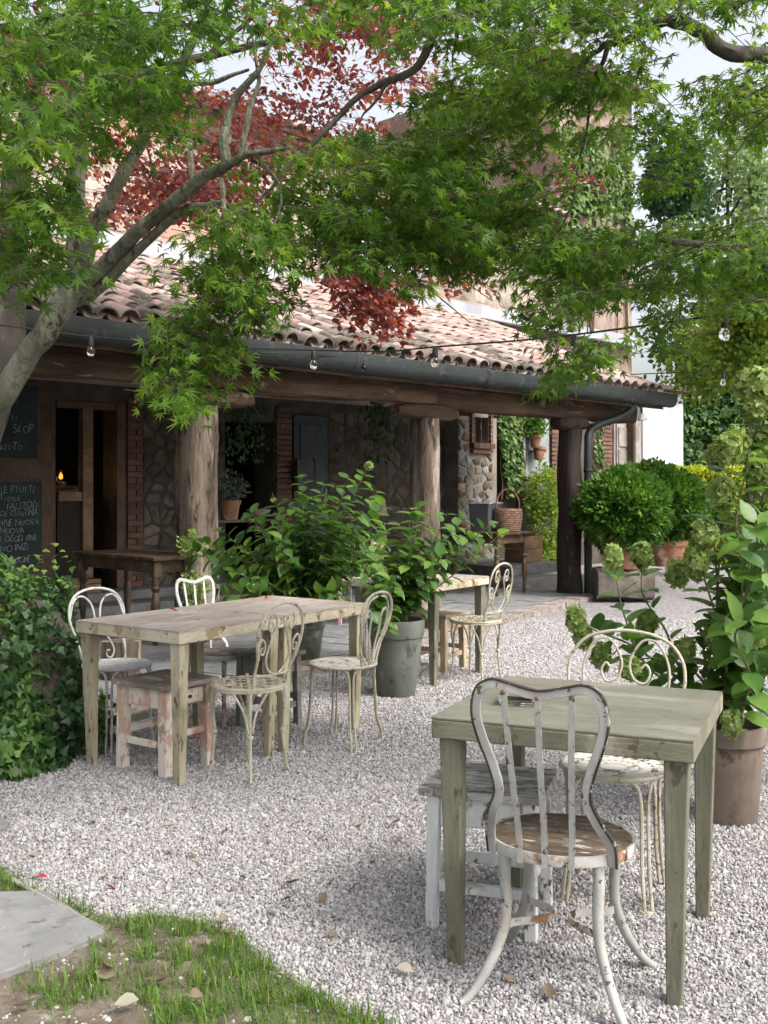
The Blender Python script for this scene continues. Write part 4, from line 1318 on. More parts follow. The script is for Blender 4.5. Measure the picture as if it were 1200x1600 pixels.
    # legs
    for sx, sy in ((-1, -1), (1, -1), (1, 1), (-1, 1)):
        def q(rad, z, off=0.0):
            a = math.atan2(sy * .8, sx * .8) + off
            return V(math.cos(a) * rad, math.sin(a) * rad, z)
        if kind == 'lattice':
            leg = MB().tube(cr([q(.178, hs - .008), q(.184, .36), q(.172, .27), q(.168, .22), q(.178, .12), q(.19, .04), q(.205, .003)], 5), [.0085, .008, .008, .008, .0075, .0065], 8).build('leg', mat, t, smooth=True)
            MB().lathe([(.004, -.012), (.013, -.008), (.016, 0), (.013, .008), (.004, .012)], q(.169, .215), 12).build('knob', mat, leg, smooth=True)
            for o_ in (-.52, .52):
                MB().tube(cr([q(.181, hs - .012, o_), q(.180, hs - .045, o_ * .72), q(.176, .33, o_ * .30), q(.172, .24, o_ * .10)], 5), .0062, 7).build('bracket', mat, leg, smooth=True)
        else:
            leg = None
            for o_ in ((-.075, .075) if kind != 'loops' else (-.06, .06)):
                k = 2.4 if kind == 'pierced' else 2.2
                end = [q(.196, .15, o_), q(.222, .06, o_), q(.225, .005, o_)] if kind == 'loops' else [q(.186, .16, o_), q(.198, .05, o_), q(.205, .004, o_)]
                P = cr([q(.178, hs - .008, o_ * k * 1.6), q(.180, hs - .035, o_ * k * .75), q(.182, .34, o_)] + end, 5)
                L_ = MB().tube(P, .0066, 7).build('leg' if leg is None else 'leg_strand', mat, t if leg is None else leg, smooth=True)
                leg = leg or L_
            if kind == 'pierced':
                MB().lathe([(.012, 0), (.016, .003), (.014, .008), (.005, .012)], q(.205, 0), 10).build('foot', mat, leg, smooth=True)
    return t
wire_chair(tuple(V(.815, 3.735, 0)), -.409 + PI, 'pierced', MT['cream_iron'], 'round seated wire chair facing us behind the foreground table', MT['peeled_disc'], w=.215, top=.90, r=.0056)
wire_chair(ta(-.36, -.455), .956, 'lattice', MT['cream_iron'], 'cream iron chair with lattice seat at the near tan table', w=.165, top=.87)
wire_chair(ta(.40, -.47), .956 + .12, 'loops', MT['cream_iron'], 'wire chair with looped back and flaking round seat at the farther tan table', MT['peeled_disc'], w=.17, top=.86)
wire_chair(ta(-.36, .53), .956 + PI - .15, 'arches', MT['white_iron'], 'white wire chair with curled arches beside the ivy', MT['white_iron'], w=.175, top=.86)
wire_chair(tcp(.06, -.45), .948, 'lattice', MT['cream_iron'], 'cream iron chair with lattice seat at the small far table', w=.165, top=.88)

# ashtray on the foreground table
def tb(u, v, z=0.0):
    c_, s_ = math.cos(-.409), math.sin(-.409)
    return (.642 + u * c_ - v * s_, 3.357 + u * s_ + v * c_, z)
p = at(812, 1098, (CH - .752) * F / (1098 - YH))
ash = empty('ashtray', (p.x, p.y, .752), -.3, 'small clear square glass ashtray on the foreground table', 'ashtray')
mb = MB()
def ring(h, zb): return [V(-h, -h, zb), V(h, -h, zb), V(h, h, zb), V(-h, h, zb)]
vs = ring(.052, 0) + ring(.062, .03) + ring(.052, .03) + ring(.042, .010)
fs = [(3, 2, 1, 0)]
for a in (0, 4, 8):
    for j in range(4):
        fs.append((a + j, a + (j + 1) % 4, a + 4 + (j + 1) % 4, a + 4 + j))
fs.append((12, 13, 14, 15))
mb.add(vs, fs).build('bowl', MT['glass'], ash, bev=.003)
# ------------------------------------------------------------------ trees
def inpoly(x, y, poly):
    ins = False
    n = len(poly)
    for i in range(n):
        x1, y1 = poly[i]; x2, y2 = poly[(i + 1) % n]
        if (y1 > y) != (y2 > y) and x < (x2 - x1) * (y - y1) / (y2 - y1) + x1:
            ins = not ins
    return ins
def inpoly_np(x, y, poly):
    ins = np.zeros(len(x), dtype=bool)
    n = len(poly)
    for i in range(n):
        x1, y1 = poly[i]; x2, y2 = poly[(i + 1) % n]
        if y1 == y2: continue
        c_ = ((y1 > y) != (y2 > y)) & (x < (x2 - x1) * (y - y1) / (y2 - y1) + x1)
        ins ^= c_
    return ins
def sample(poly, rng):
    xs = [p[0] for p in poly]; ys = [p[1] for p in poly]
    while True:
        x, y = rng.uniform(min(xs), max(xs)), rng.uniform(min(ys), max(ys))
        if inpoly(x, y, poly): return x, y

class Leaves:
    def __init__(self):
        self.p, self.d, self.n, self.s, self.r = [], [], [], [], []
        self.tw = MB()
    def leaf(self, p, d, n, s, r):
        self.p.append(p); self.d.append(d); self.n.append(n); self.s.append(s); self.r.append(r)
    def arrays(self):
        return np.array(self.p), np.array(self.d), np.array(self.n), np.array(self.s), np.array(self.r)

def spray(L, c, az, Rr, rng, lf, droop=.35, step=.046, tilt=0.0, tw=True, tone=None):
    """flat fan of twigs with paired leaves, as maples carry them"""
    ax = V(math.cos(az), math.sin(az), tilt)
    sd = V(-math.sin(az), math.cos(az), 0)
    tone = rng.random() * .5 if tone is None else tone
    start = Vector(c) - ax * Rr * .45
    def pt(t):
        return start + ax * (Rr * t) + V(0, 0, -droop * Rr * t * t)
    if tw: L.tw.tube([pt(0), pt(.35), pt(.7), pt(1.0)], [.0018, .0024, .002, .0012], 4, cap=False)
    nn = max(3, int(Rr / step))
    def put(p, dr, sgn):
        d_ = dr + sd * 0 + V(rng.uniform(-.4, .4), rng.uniform(-.4, .4), rng.uniform(-1.0, .05))
        n_ = V(rng.uniform(-1, 1), rng.uniform(-1.2, .7), rng.uniform(.25, 1.0))
        q = p + V(rng.uniform(-.02, .02), rng.uniform(-.02, .02), rng.uniform(-.05, .03))
        L.leaf(tuple(q), tuple(d_), tuple(n_), lf * rng.uniform(.62, 1.15), min(1, max(0, tone + rng.random() * .5)))
    for i in range(1, nn + 1):
        t = i / nn
        p = pt(t)
        sg = 1 if i % 2 else -1
        for s_ in (sg, -sg):
            if rng.random() < .62:
                ll = Rr * rng.uniform(.28, .55) * (1 - .6 * t) + .03
                td = (ax * rng.uniform(.5, .9) + sd * s_ * rng.uniform(.6, 1.0)).normalized()
                e = p + td * ll + V(0, 0, -droop * ll * .55)
                if tw: L.tw.tube([p, p.lerp(e, .5) + V(0, 0, .012), e], [.0017, .0014, .001], 3, cap=False)
                m = max(1, int(ll / step))
                for k in range(1, m + 1):
                    q = p.lerp(e, k / m)
                    pr = td.cross(V(0, 0, 1))
                    put(q, td * .6 + pr * .8, 1); put(q, td * .6 - pr * .8, -1)
                put(e, td, 0)
            else:
                put(p, ax * .5 + sd * s_, s_)
    put(pt(1), ax, 0)

def limb(mb, pts, radii, n=10, seed=0.0, k=6):
    P = cr(pts, k)
    P = [p + V(nz(seed, i * .31, .5), nz(seed + 9, i * .31, .5), nz(seed + 4, i * .31, .5)) * .012 * min(1, i / 3) for i, p in enumerate(P)]
    mb.tube(P, radii, n, wob=lambda i, j: 1 + .10 * nz(seed + i * .35, math.cos(2 * PI * j / n) * 1.5, math.sin(2 * PI * j / n) * 1.5) + .05 * nz(seed + i * .9, math.cos(2 * PI * j / n) * 4, math.sin(2 * PI * j / n) * 4))
    return P

def finish_tree(t, L, tpl, mat, name='crown', twmat='twig', parts=None, partmat=None, rel=None):
    p, d, n, s, r = L.arrays()
    base = np.array(t.location)
    if parts is not None:
        sel = parts(p)
        me = MB().add(tpl[0], tpl[1]).mesh('leaf'); me.materials.append(partmat)
        Rm = frames_from(d[sel], n[sel])
        for i, k in enumerate(np.where(sel)[0]):
            o = bpy.data.objects.new('leaf', me)
            link(o, t)
            M = Matrix(Rm[i].tolist()).to_4x4()
            sk = float(s[k])
            o.matrix_basis = Matrix.Translation(Vector(p[k] - base)) @ M @ Matrix.Diagonal((sk * R.uniform(.75, 1.08), sk, sk * R.choice((.5, 1.2, 2.0, 3.0)), 1))
        keep = ~sel
        p, d, n, s, r = p[keep], d[keep], n[keep], s[keep], r[keep]
    g_ = np.random.default_rng(len(p))
    s = s[:, None] * np.stack([g_.uniform(.72, 1.08, len(p)), g_.uniform(.85, 1.12, len(p)), g_.choice([-.6, .5, 1.2, 2.0, 3.2], len(p))], 1)      # narrow, curled and flat leaves
    scatter(name, tpl[0], tpl[1], p - base, frames_from(d, n), s, mat, t, r, kind='stuff')
    if L.tw.v:
        L.tw.v = [(v_[0] - base[0], v_[1] - base[1], v_[2] - base[2]) for v_ in L.tw.v]
        L.tw.build('twig_growth', MT[twmat], t, kind='stuff')

KEEP = []          # parts of the view that stay open between the branches
def fill(L, poly, y0, y1, n, R0, R1, rng, lf, droop=.35, away=None, **kw):
    for _ in range(n):
        px, py = sample(poly, rng)
        if any(inpoly(px, py, k_) for k_ in KEEP): continue
        Y = rng.uniform(y0, y1)
        c_ = at(px, py, Y)
        az = rng.uniform(0, 2 * PI)
        if away is not None and rng.random() < .75:
            az = math.atan2(c_.y - away[1], c_.x - away[0]) + rng.uniform(-.8, .8)
        spray(L, c_, az, rng.uniform(R0, R1), rng, lf * rng.uniform(.9, 1.1), droop, **kw)

def rel(t, P): return [Vector(p) - t.location for p in P]
rt = random.Random(21)
KEEP += [[(885, 165), (995, 165), (1000, 330), (890, 340)], [(1035, 50), (1120, 50), (1115, 190), (1040, 200)], [(255, 40), (440, 40), (430, 150), (300, 170), (255, 120)],
         [(470, 10), (590, 10), (600, 110), (470, 110)], [(85, 235), (340, 215), (360, 300), (250, 400), (130, 440), (85, 400)], [(620, 30), (680, 30), (680, 130), (620, 130)], [(1120, 215), (1200, 215), (1200, 320), (1120, 310)]]
# ---- tree 1: green maple leaning in from the left
t1 = empty('green_maple_tree', (-2.0, 4.75, 0), 0, 'green japanese maple with grey leaning trunk at the left', 'tree')
mb = MB()
limb(mb, rel(t1, [at(-150, 1260, 4.75), at(-125, 1000, 4.72), at(-88, 820, 4.68), at(-20, 662, 4.6), at(42, 560, 4.55), at(94, 485, 4.5), at(120, 430, 4.5)]), [.105, .082, .07, .056, .052, .050, .046], 20, 1, k=10)
mb.build('trunk', MT['bark'], t1, smooth=True)
for i, (pts, rad, n) in enumerate((
        ([(118, 470, 4.52), (118, 400, 4.6), (120, 320, 4.65), (122, 230, 4.7), (118, 120, 4.7), (128, 0, 4.7), (135, -160, 4.7)], [.046, .043, .041, .038, .032, .024, .014], 10),
        ([(122, 455, 4.5), (148, 360, 4.42), (178, 300, 4.38), (212, 240, 4.35), (240, 175, 4.3), (280, 105, 4.25), (310, 40, 4.2), (330, -80, 4.1)], [.04, .031, .028, .026, .024, .018, .012, .007], 10),
        ([(116, 458, 4.5), (190, 388, 4.35), (258, 325, 4.2), (310, 284, 4.1), (352, 258, 4.0), (400, 240, 3.95), (455, 228, 3.9)], [.038, .031, .029, .027, .02, .012, .006], 10),
        ([(138, 462, 4.5), (190, 418, 4.4), (232, 378, 4.3), (275, 335, 4.2), (312, 321, 4.15), (350, 318, 4.1), (395, 345, 4.0)], [.035, .022, .02, .018, .014, .010, .006], 8),
        ([(355, 262, 4.0), (350, 215, 4.0), (365, 160, 4.0), (395, 120, 3.95), (430, 60, 3.9)], [.022, .02, .016, .012, .006], 8),
        ([(375, 250, 3.98), (385, 190, 4.0), (402, 130, 4.05), (395, 60, 4.0)], [.014, .012, .009, .005], 6),
        ([(240, 175, 4.3), (285, 140, 4.3), (330, 128, 4.3), (390, 110, 4.25)], [.018, .015, .012, .006], 8),
        ([(300, 290, 4.1), (298, 230, 4.1), (292, 160, 4.1)], [.013, .011, .006], 6),
        ([(345, 280, 4.0), (352, 340, 3.9), (345, 400, 3.85), (320, 470, 3.8), (290, 540, 3.75), (262, 600, 3.7)], [.012, .009, .008, .006, .004, .002], 6),
        ([(400, 240, 3.95), (440, 300, 3.95), (430, 360, 3.9)], [.009, .006, .003], 6),
        )):
    mb = MB()
    limb(mb, rel(t1, [at(*p) for p in pts]), rad, n, i * 3.1)
    mb.build('branch', MT['bark'], t1, smooth=True)
L = Leaves()
A1 = (-2.0, 4.6)
fill(L, [(-40, -60), (400, -60), (400, 20), (250, 60), (215, 160), (120, 210), (-40, 230)], 3.0, 4.6, 84, .20, .40, rt, .05, away=A1)
fill(L, [(-30, 200), (100, 220), (100, 300), (50, 400), (-30, 420)], 3.2, 4.2, 18, .2, .34, rt, .05, away=A1)
fill(L, [(10, 300), (90, 320), (100, 420), (60, 450), (10, 440)], 3.4, 4.0, 6, .2, .3, rt, .048, away=A1)
fill(L, [(240, 0), (300, 0), (290, 120), (250, 230), (220, 180)], 3.4, 4.4, 9, .2, .32, rt, .047, away=A1)
nA = len(L.p)
fill(L, [(320, 330), (410, 310), (440, 370), (385, 440), (335, 500), (275, 585), (225, 610), (245, 540), (295, 450), (310, 390)], 3.55, 4.1, 62, .18, .30, rt, .048, .45, away=A1)
fill(L, [(225, 560), (275, 555), (270, 610), (215, 610)], 3.5, 3.8, 9, .15, .22, rt, .048, .4, away=A1)
nB = len(L.p)
fill(L, [(400, 240), (540, 200), (660, 210), (690, 380), (600, 410), (500, 400), (420, 340)], 3.8, 4.9, 74, .22, .38, rt, .049, away=A1)
fill(L, [(420, -30), (680, -30), (680, 20), (560, 60), (470, 40), (430, 90)], 3.6, 4.8, 20, .2, .34, rt, .047, away=A1)
fill(L, [(-30, 120), (170, 120), (170, 300), (-30, 300)], 2.3, 2.8, 3, .14, .22, rt, .055, away=A1)
pc = np.array(L.p)
okn = np.zeros(len(pc), bool); okn[nA:nB] = True
order = np.argsort(np.where(okn, pc[:, 1], 99))
sel1 = np.zeros(len(pc), bool); sel1[order[:290]] = True
# crown above the frame
for _ in range(60):
    c_ = V(rt.uniform(-3.6, 1.0), rt.uniform(1.2, 6.2), 0)
    c_.z = CH + 761 / F * c_.y + rt.uniform(.25, 1.5)
    spray(L, c_, rt.uniform(0, 6.28), rt.uniform(.4, .65), rt, .075, step=.075, tw=False)
full = np.zeros(len(L.p), bool); full[:len(sel1)] = sel1
finish_tree(t1, L, MAPLE, MT['maple'], parts=lambda p: full, partmat=MT['maple_part'])

# ---- tree 2: green maple reaching in from the right
t2 = empty('green_maple_tree', (2.75, 4.6, 0), 0, 'green japanese maple reaching in from the right over the foreground table', 'tree')
mb = MB()
limb(mb, rel(t2, [V(2.75, 4.6, 0), V(2.72, 4.62, .8), V(2.62, 4.6, 1.7), V(2.45, 4.55, 2.5), V(2.3, 4.5, 3.2)]), [.17, .14, .12, .10, .08], 14, 4)
mb.build('trunk', MT['bark_dark'], t2, smooth=True)
for i, (pts, rad, n) in enumerate((
        ([(1440, 20, 4.5), (1330, 70, 4.45), (1245, 82, 4.4), (1185, 86, 4.35), (1130, 74, 4.3), (1090, 48, 4.25), (1050, 32, 4.2), (1015, 38, 4.2), (978, 62, 4.2), (945, 72, 4.2), (915, 95, 4.2), (870, 118, 4.2), (830, 150, 4.15)], [.06, .045, .038, .034, .032, .030, .026, .022, .017, .012, .009, .006, .003], 10),
        ([(1440, 470, 4.6), (1300, 440, 4.5), (1200, 413, 4.4), (1140, 392, 4.35), (1085, 382, 4.3), (1030, 375, 4.3), (978, 378, 4.3)], [.05, .034, .022, .019, .016, .011, .005], 10),
        ([(968, 64, 4.2), (945, 35, 4.2), (930, 0, 4.2), (925, -80, 4.2)], [.012, .01, .008, .005], 8),
        ([(950, 74, 4.2), (935, 110, 4.25), (905, 130, 4.3), (870, 160, 4.3), (840, 195, 4.3)], [.011, .009, .007, .005, .003], 8),
        ([(720, -110, 4.4), (692, 0, 4.4), (680, 45, 4.35), (650, 105, 4.3), (600, 130, 4.25), (560, 150, 4.2), (510, 205, 4.15), (470, 245, 4.1), (425, 290, 4.05), (400, 322, 4.0)], [.024, .021, .019, .017, .015, .013, .011, .009, .007, .004], 8),
        ([(605, 130, 4.25), (580, 165, 4.2), (560, 195, 4.2)], [.008, .006, .003], 6),
        ([(715, 0, 4.4), (715, 60, 4.4), (705, 95, 4.4)], [.008, .007, .004], 6),
        ([(1085, 382, 4.3), (1055, 400, 4.25), (1020, 412, 4.2), (990, 430, 4.2)], [.008, .006, .005, .003], 6),
        ([(1062, 35, 4.2), (1062, 0, 4.2), (1070, -60, 4.2)], [.012, .010, .007], 6),
        ([(850, 390, 4.3), (890, 330, 4.3), (905, 250, 4.3), (935, 110, 4.25)], [.003, .004, .005, .006], 6),
        )):
    mb = MB()
    limb(mb, rel(t2, [at(*p) for p in pts]), rad, n, 30 + i * 3.1)
    mb.build('branch', MT['bark_dark'], t2, smooth=True)
L = Leaves()
A2 = (2.75, 4.6)
fill(L, [(690, 90), (980, 80), (1030, 140), (1030, 220), (950, 280), (860, 310), (700, 360), (650, 250)], 3.9, 5.2, 92, .22, .40, rt, .05, away=A2)
fill(L, [(700, -50), (1250, -50), (1250, 10), (1110, 10), (1000, 10), (960, 40), (850, 50), (700, 60)], 3.4, 4.6, 46, .22, .38, rt, .046, away=A2)
fill(L, [(1120, 110), (1250, 80), (1250, 230), (1170, 190), (1110, 160)], 3.8, 4.6, 24, .18, .30, rt, .046, away=A2)
fill(L, [(900, 0), (1040, 0), (1030, 20), (960, 60), (900, 70)], 3.8, 4.4, 8, .18, .28, rt, .046, away=A2)
fill(L, [(840, 340), (980, 320), (1110, 330), (1250, 360), (1250, 470), (1090, 450), (1000, 450), (910, 430), (850, 420)], 4.1, 5.4, 98, .22, .38, rt, .046, .22, away=A2)
fill(L, [(830, 430), (950, 450), (985, 510), (950, 570), (890, 570), (870, 500)], 3.9, 4.3, 22, .16, .26, rt, .047, .45, away=A2)
fill(L, [(1010, 460), (1100, 470), (1090, 520), (1030, 540)], 4.2, 4.6, 6, .16, .24, rt, .047, .4, away=A2)
fill(L, [(640, 320), (850, 320), (860, 390), (770, 410), (690, 400)], 4.0, 5.0, 44, .2, .34, rt, .046, away=A2)
fill(L, [(1000, 230), (1080, 240), (1060, 300), (1000, 300)], 4.2, 5.0, 6, .18, .28, rt, .046, away=A2)
for _ in range(32):
    c_ = V(rt.uniform(-.6, 4.0), rt.uniform(1.0, 6.4), 0)
    c_.z = CH + 761 / F * c_.y + rt.uniform(.25, 1.6)
    spray(L, c_, rt.uniform(0, 6.28), rt.uniform(.4, .65), rt, .075, step=.075, tw=False)
finish_tree(t2, L, MAPLE, MT['maple'])

# ---- tree 3: purple leaved plum behind the maple, over the roof
t3 = empty('purple_plum_tree', (-2.95, 7.1, 0), 0, 'purple red leaved plum tree spreading over the tiled roof', 'tree')
mb = MB()
limb(mb, rel(t3, [V(-2.95, 7.1, 0), at(-78, 850, 7.1), at(-38, 700, 7.1), at(2, 560, 7.1), at(14, 420, 7.1), at(22, 300, 7.1), at(30, 200, 7.1)]), [.19, .15, .14, .13, .12, .10, .08], 14, 8)
mb.build('trunk', MT['bark_dark'], t3, smooth=True)
for i, (pts, rad, n) in enumerate((
        ([(25, 250, 7.1), (60, 130, 7.0), (110, 20, 6.9), (200, -120, 6.8)], [.07, .055, .045, .03], 8),
        ([(22, 280, 7.1), (90, 190, 7.2), (190, 130, 7.3), (320, 90, 7.5), (460, 60, 7.6), (620, 60, 7.7)], [.06, .05, .04, .03, .02, .01], 8),
        ([(150, 150, 7.2), (260, 200, 7.3), (380, 240, 7.5), (470, 300, 7.7), (560, 380, 7.7), (640, 430, 7.7), (735, 505, 7.7)], [.03, .026, .022, .018, .013, .009, .003], 8),
        ([(470, 300, 7.7), (560, 330, 7.6), (660, 390, 7.5), (770, 470, 7.5)], [.012, .010, .007, .003], 6),
        ([(470, 300, 7.7), (510, 380, 7.5), (560, 440, 7.4), (600, 500, 7.4)], [.01, .008, .005, .002], 6),
        ([(190, 130, 7.3), (230, 230, 7.2), (250, 320, 7.1)], [.016, .010, .004], 6),
        ([(320, 90, 7.5), (400, 20, 7.5), (480, -60, 7.4)], [.02, .014, .008], 6),
        )):
    mb = MB()
    limb(mb, rel(t3, [at(*p) for p in pts]), rad, n, 60 + i * 3.1)
    mb.build('branch', MT['bark_dark'], t3, smooth=True)
L = Leaves()
A3 = (-2.5, 7.1)
KEEP.clear(); KEEP += [[(280, 50), (410, 70), (400, 130), (290, 130)], [(500, 40), (590, 40), (590, 100), (500, 100)], [(640, 50), (680, 50), (680, 120), (640, 120)], [(30, 330), (250, 330), (250, 460), (30, 460)]]
fill(L, [(200, 120), (330, 90), (420, 60), (650, 20), (710, 100), (600, 170), (430, 250), (330, 310), (220, 290)], 6.6, 8.8, 120, .3, .55, rt, .056, away=A3, step=.06)
fill(L, [(380, -20), (640, -20), (640, 40), (400, 90)], 6.6, 8.0, 30, .35, .5, rt, .062, away=A3, step=.06)
fill(L, [(150, 270), (330, 250), (350, 330), (240, 360), (150, 330)], 6.6, 7.6, 26, .3, .45, rt, .06, away=A3, step=.06)
fill(L, [(490, 410), (570, 400), (610, 440), (600, 495), (560, 490), (505, 450)], 7.1, 7.6, 34, .25, .4, rt, .062, .6, away=A3, step=.055)
fill(L, [(560, 300), (680, 320), (760, 400), (700, 440), (600, 400)], 7.2, 8.0, 18, .25, .4, rt, .058, .5, away=A3, step=.06)
fill(L, [(20, 40), (200, 40), (200, 240), (60, 260)], 6.8, 7.6, 26, .35, .5, rt, .06, away=A3, step=.065)
KEEP.clear()
fill(L, [(905, 235), (925, 250), (915, 285), (900, 275)], 7.6, 7.8, 3, .18, .25, rt, .06, .5)
for _ in range(60):
    px, py = rt.uniform(-250, 700), rt.uniform(-420, -60)
    spray(L, at(px, py, rt.uniform(6.4, 8.4)), rt.uniform(0, 6.28), rt.uniform(.5, .8), rt, .08, step=.08, tw=False)
finish_tree(t3, L, OVAL, MT['red_leaf'])

# ------------------------------------------------------------------ clumps of leaves (shrubs, far trees)
def blob_leaves(c, rad, n, rng, size, shell=.75, squash=1.0, noise=.22, nf=1.6, out=.8):
    """leaf positions through an uneven ellipsoid, denser towards the outside"""
    c = np.array(c, dtype=float); rad = np.array(rad, dtype=float)
    d = rng.normal(size=(n, 3)); d /= np.linalg.norm(d, axis=1, keepdims=True)
    k = np.array([1 + noise * mnoise.noise(Vector((q * nf * 1.7 + c).tolist())) * 2 for q in d])
    rr_ = (shell + (1 - shell) * rng.random(n)) * k
    p = c + d * rad * rr_[:, None]
    dr = d * out + rng.normal(size=(n, 3)) * .6 + np.array([0, 0, .1])
    nn = d + rng.normal(size=(n, 3)) * .45 + np.array([0, 0, .35])
    return p, dr, nn, size * rng.uniform(.65, 1.25, n)
def clump_obj(name, blobs, tpl, mat, parent, rng, base=(0, 0, 0), tone_f=3.5, **kw):
    P, D, Nn, S = [], [], [], []
    for bl in blobs:
        p, d, n, s = blob_leaves(bl[0], bl[1], bl[2], rng, bl[3], **kw)
        P.append(p); D.append(d); Nn.append(n); S.append(s)
    P, D, Nn, S = map(np.concatenate, (P, D, Nn, S))
    f_ = tone_f
    tone = np.array([mnoise.noise(Vector((q * f_).tolist())) for q in P]) * .75 + .42 + rng.normal(0, .16, len(P))
    return scatter(name, tpl[0], tpl[1], P - np.array(base), frames_from(D, Nn), S, mat, parent, np.clip(tone, 0, 1), kind='stuff')

# ---- hydrangeas
FLORET = ([(0, 0, 0)], [])
for _k in range(4):
    _a = _k * PI / 2 + .2
    _c, _s = math.cos(_a), math.sin(_a)
    _b = len(FLORET[0])
    FLORET[0].extend([(_c * .55 - _s * .42, _s * .55 + _c * .42, .16), (_c * 1.0, _s * 1.0, .05), (_c * .55 + _s * .42, _s * .55 - _c * .42, .16)])
    FLORET[1].append((0, _b + 2, _b + 1, _b))
hyd_me = []
for k in range(3):
    mb = MB(); mb.add([(x * (.9 + .12 * k), y, z * (1 + .5 * (k - 1))) for x, y, z in HYD[0]], HYD[1])
    me = mb.mesh('leaf', True); me.materials.append(MT['hyd']); hyd_me.append(me)
def hydrangea(t, stems, rng, lf, flowers=(), nmax=290, bare=.12, step=.055, stemr=.006, thin=1.0):
    base = Vector(t.location)
    L = Leaves()
    for st in stems:
        P = cr(st, 8)
        mb = MB().tube([p - base for p in P], interp([stemr, stemr * .8, stemr * .35], len(P)), 6)
        mb.build('stem', MT['stem'], t, smooth=True)
        acc, tot = 0, sum((P[i + 1] - P[i]).length for i in range(len(P) - 1))
        nxt = tot * bare
        ang = rng.uniform(0, PI)
        for i in range(len(P) - 1):
            seg = P[i + 1] - P[i]
            while nxt < acc + seg.length:
                q = P[i] + seg * ((nxt - acc) / seg.length)
                tdir = seg.normalized()
                a_ = tdir.orthogonal().normalized(); b_ = tdir.cross(a_)
                ang += PI / 2 + rng.uniform(-.3, .3)
                for s_ in (0, PI):
                    if rng.random() > thin: continue
                    o_ = a_ * math.cos(ang + s_) + b_ * math.sin(ang + s_)
                    d_ = o_ * .9 + tdir * .45 + V(0, 0, rng.uniform(-.55, .05))
                    n_ = V(rng.uniform(-.3, .3), rng.uniform(-.3, .3), 1) + tdir * .3
                    L.leaf(tuple(q + o_ * .012), tuple(d_), tuple(n_), lf * rng.uniform(.6, 1.15), rng.random())
                nxt += step * rng.uniform(.8, 1.25)
            acc += seg.length
    p, d, n, s, r = L.arrays()
    order = np.argsort(p[:, 1] - .6 * s)
    k = order[:nmax]
    Rm = frames_from(d[k], n[k])
    for i, q in enumerate(k):
        o = bpy.data.objects.new('leaf', rng.choice(hyd_me)); link(o, t)
        o.matrix_basis = Matrix.Translation(Vector(p[q]) - base) @ Matrix(Rm[i].tolist()).to_4x4() @ Matrix.Scale(float(s[q]), 4)
    k = order[nmax:]
    if len(k):
        scatter('inner_foliage', HYD[0], HYD[1], p[k] - np.array(base), frames_from(d[k], n[k]), s[k], MT['hyd_mass'], t, r[k], smooth=True, kind='stuff')
    for (c_, rr_, hh) in flowers:
        q, dd, nn, ss = blob_leaves(Vector(c_) - base, (rr_, rr_, hh), 260, np.random.default_rng(int(abs(c_[0] * 1000)) + 3), .026, shell=.55, noise=.15, out=1.0)
        tang = np.cross(dd, np.random.default_rng(5).normal(size=dd.shape))
        scatter('flower_head', FLORET[0], FLORET[1], q, frames_from(tang, dd), ss * .72, MT['petal'], t)

def pot(name_, loc, prof, mat, label, soil_r, soil_z, n=36, group=None, cat='plant pot'):
    t = empty(name_, loc, 0, label, cat, group)
    MB().lathe(prof, (0, 0, 0), n, capt=False).build('body', mat, t, smooth=True, angle=35)
    MB().lathe([(soil_r * .2, soil_z + .012), (soil_r * .75, soil_z + .005), (soil_r, soil_z)][::-1], (0, 0, 0), 18, capb=False).build('soil', MT['soil'], t, smooth=True)
    return t
# grey green pot beside the tan tables
pp_ = gnd(619, 1086); pp_.z = 0
k = .53
pot('plant_pot', tuple(pp_), [(.0, .0), (.125, 0), (.132, .008), (.172, .33), (.182, .405), (.190, .41), (.192, .42), (.199, .515), (.197, .525), (.182, .527), (.178, .515), (.165, .42)], MT['grey_pot'], 'grey green clay pot with a wide rim beside the tan tables', .172, .475)
rh = random.Random(5)
tp = empty('hydrangea_bush', (pp_.x, pp_.y, .47), 0, 'leafy hydrangea growing in the grey green pot', 'shrub')
st = []
for (px, py, dy) in ((700, 800, -.2), (768, 818, -.1), (785, 832, .1), (640, 868, -.2), (582, 860, 0), (560, 905, -.3), (612, 905, -.35), (655, 790, .1), (690, 870, -.25), (720, 850, .3), (600, 815, .3), (575, 960, -.35), (605, 985, -.4), (680, 900, -.3), (640, 820, 0), (735, 800, 0), (590, 935, -.3), (660, 905, -.1), (625, 850, .25)):
    e = at(px, py, pp_.y + dy)
    b0 = V(pp_.x + rh.uniform(-.05, .05), pp_.y + rh.uniform(-.05, .05), .47)
    md = b0.lerp(e, .5) + V(rh.uniform(-.04, .04), rh.uniform(-.05, .05), .06 if py < 930 else .16)
    st.append([b0, b0 + V(0, 0, .08), md, e])
for _ in range(12):
    px, py = sample([(560, 830), (660, 780), (780, 810), (720, 880), (640, 930), (570, 980)], rh)
    e = at(px, py, pp_.y + rh.uniform(-.3, .3)); b0 = V(pp_.x, pp_.y, .47)
    st.append([b0, b0 + V(0, 0, .08), b0.lerp(e, .5) + V(0, 0, .08), e])
hydrangea(tp, st, rh, .112, nmax=290, bare=.22, step=.062)
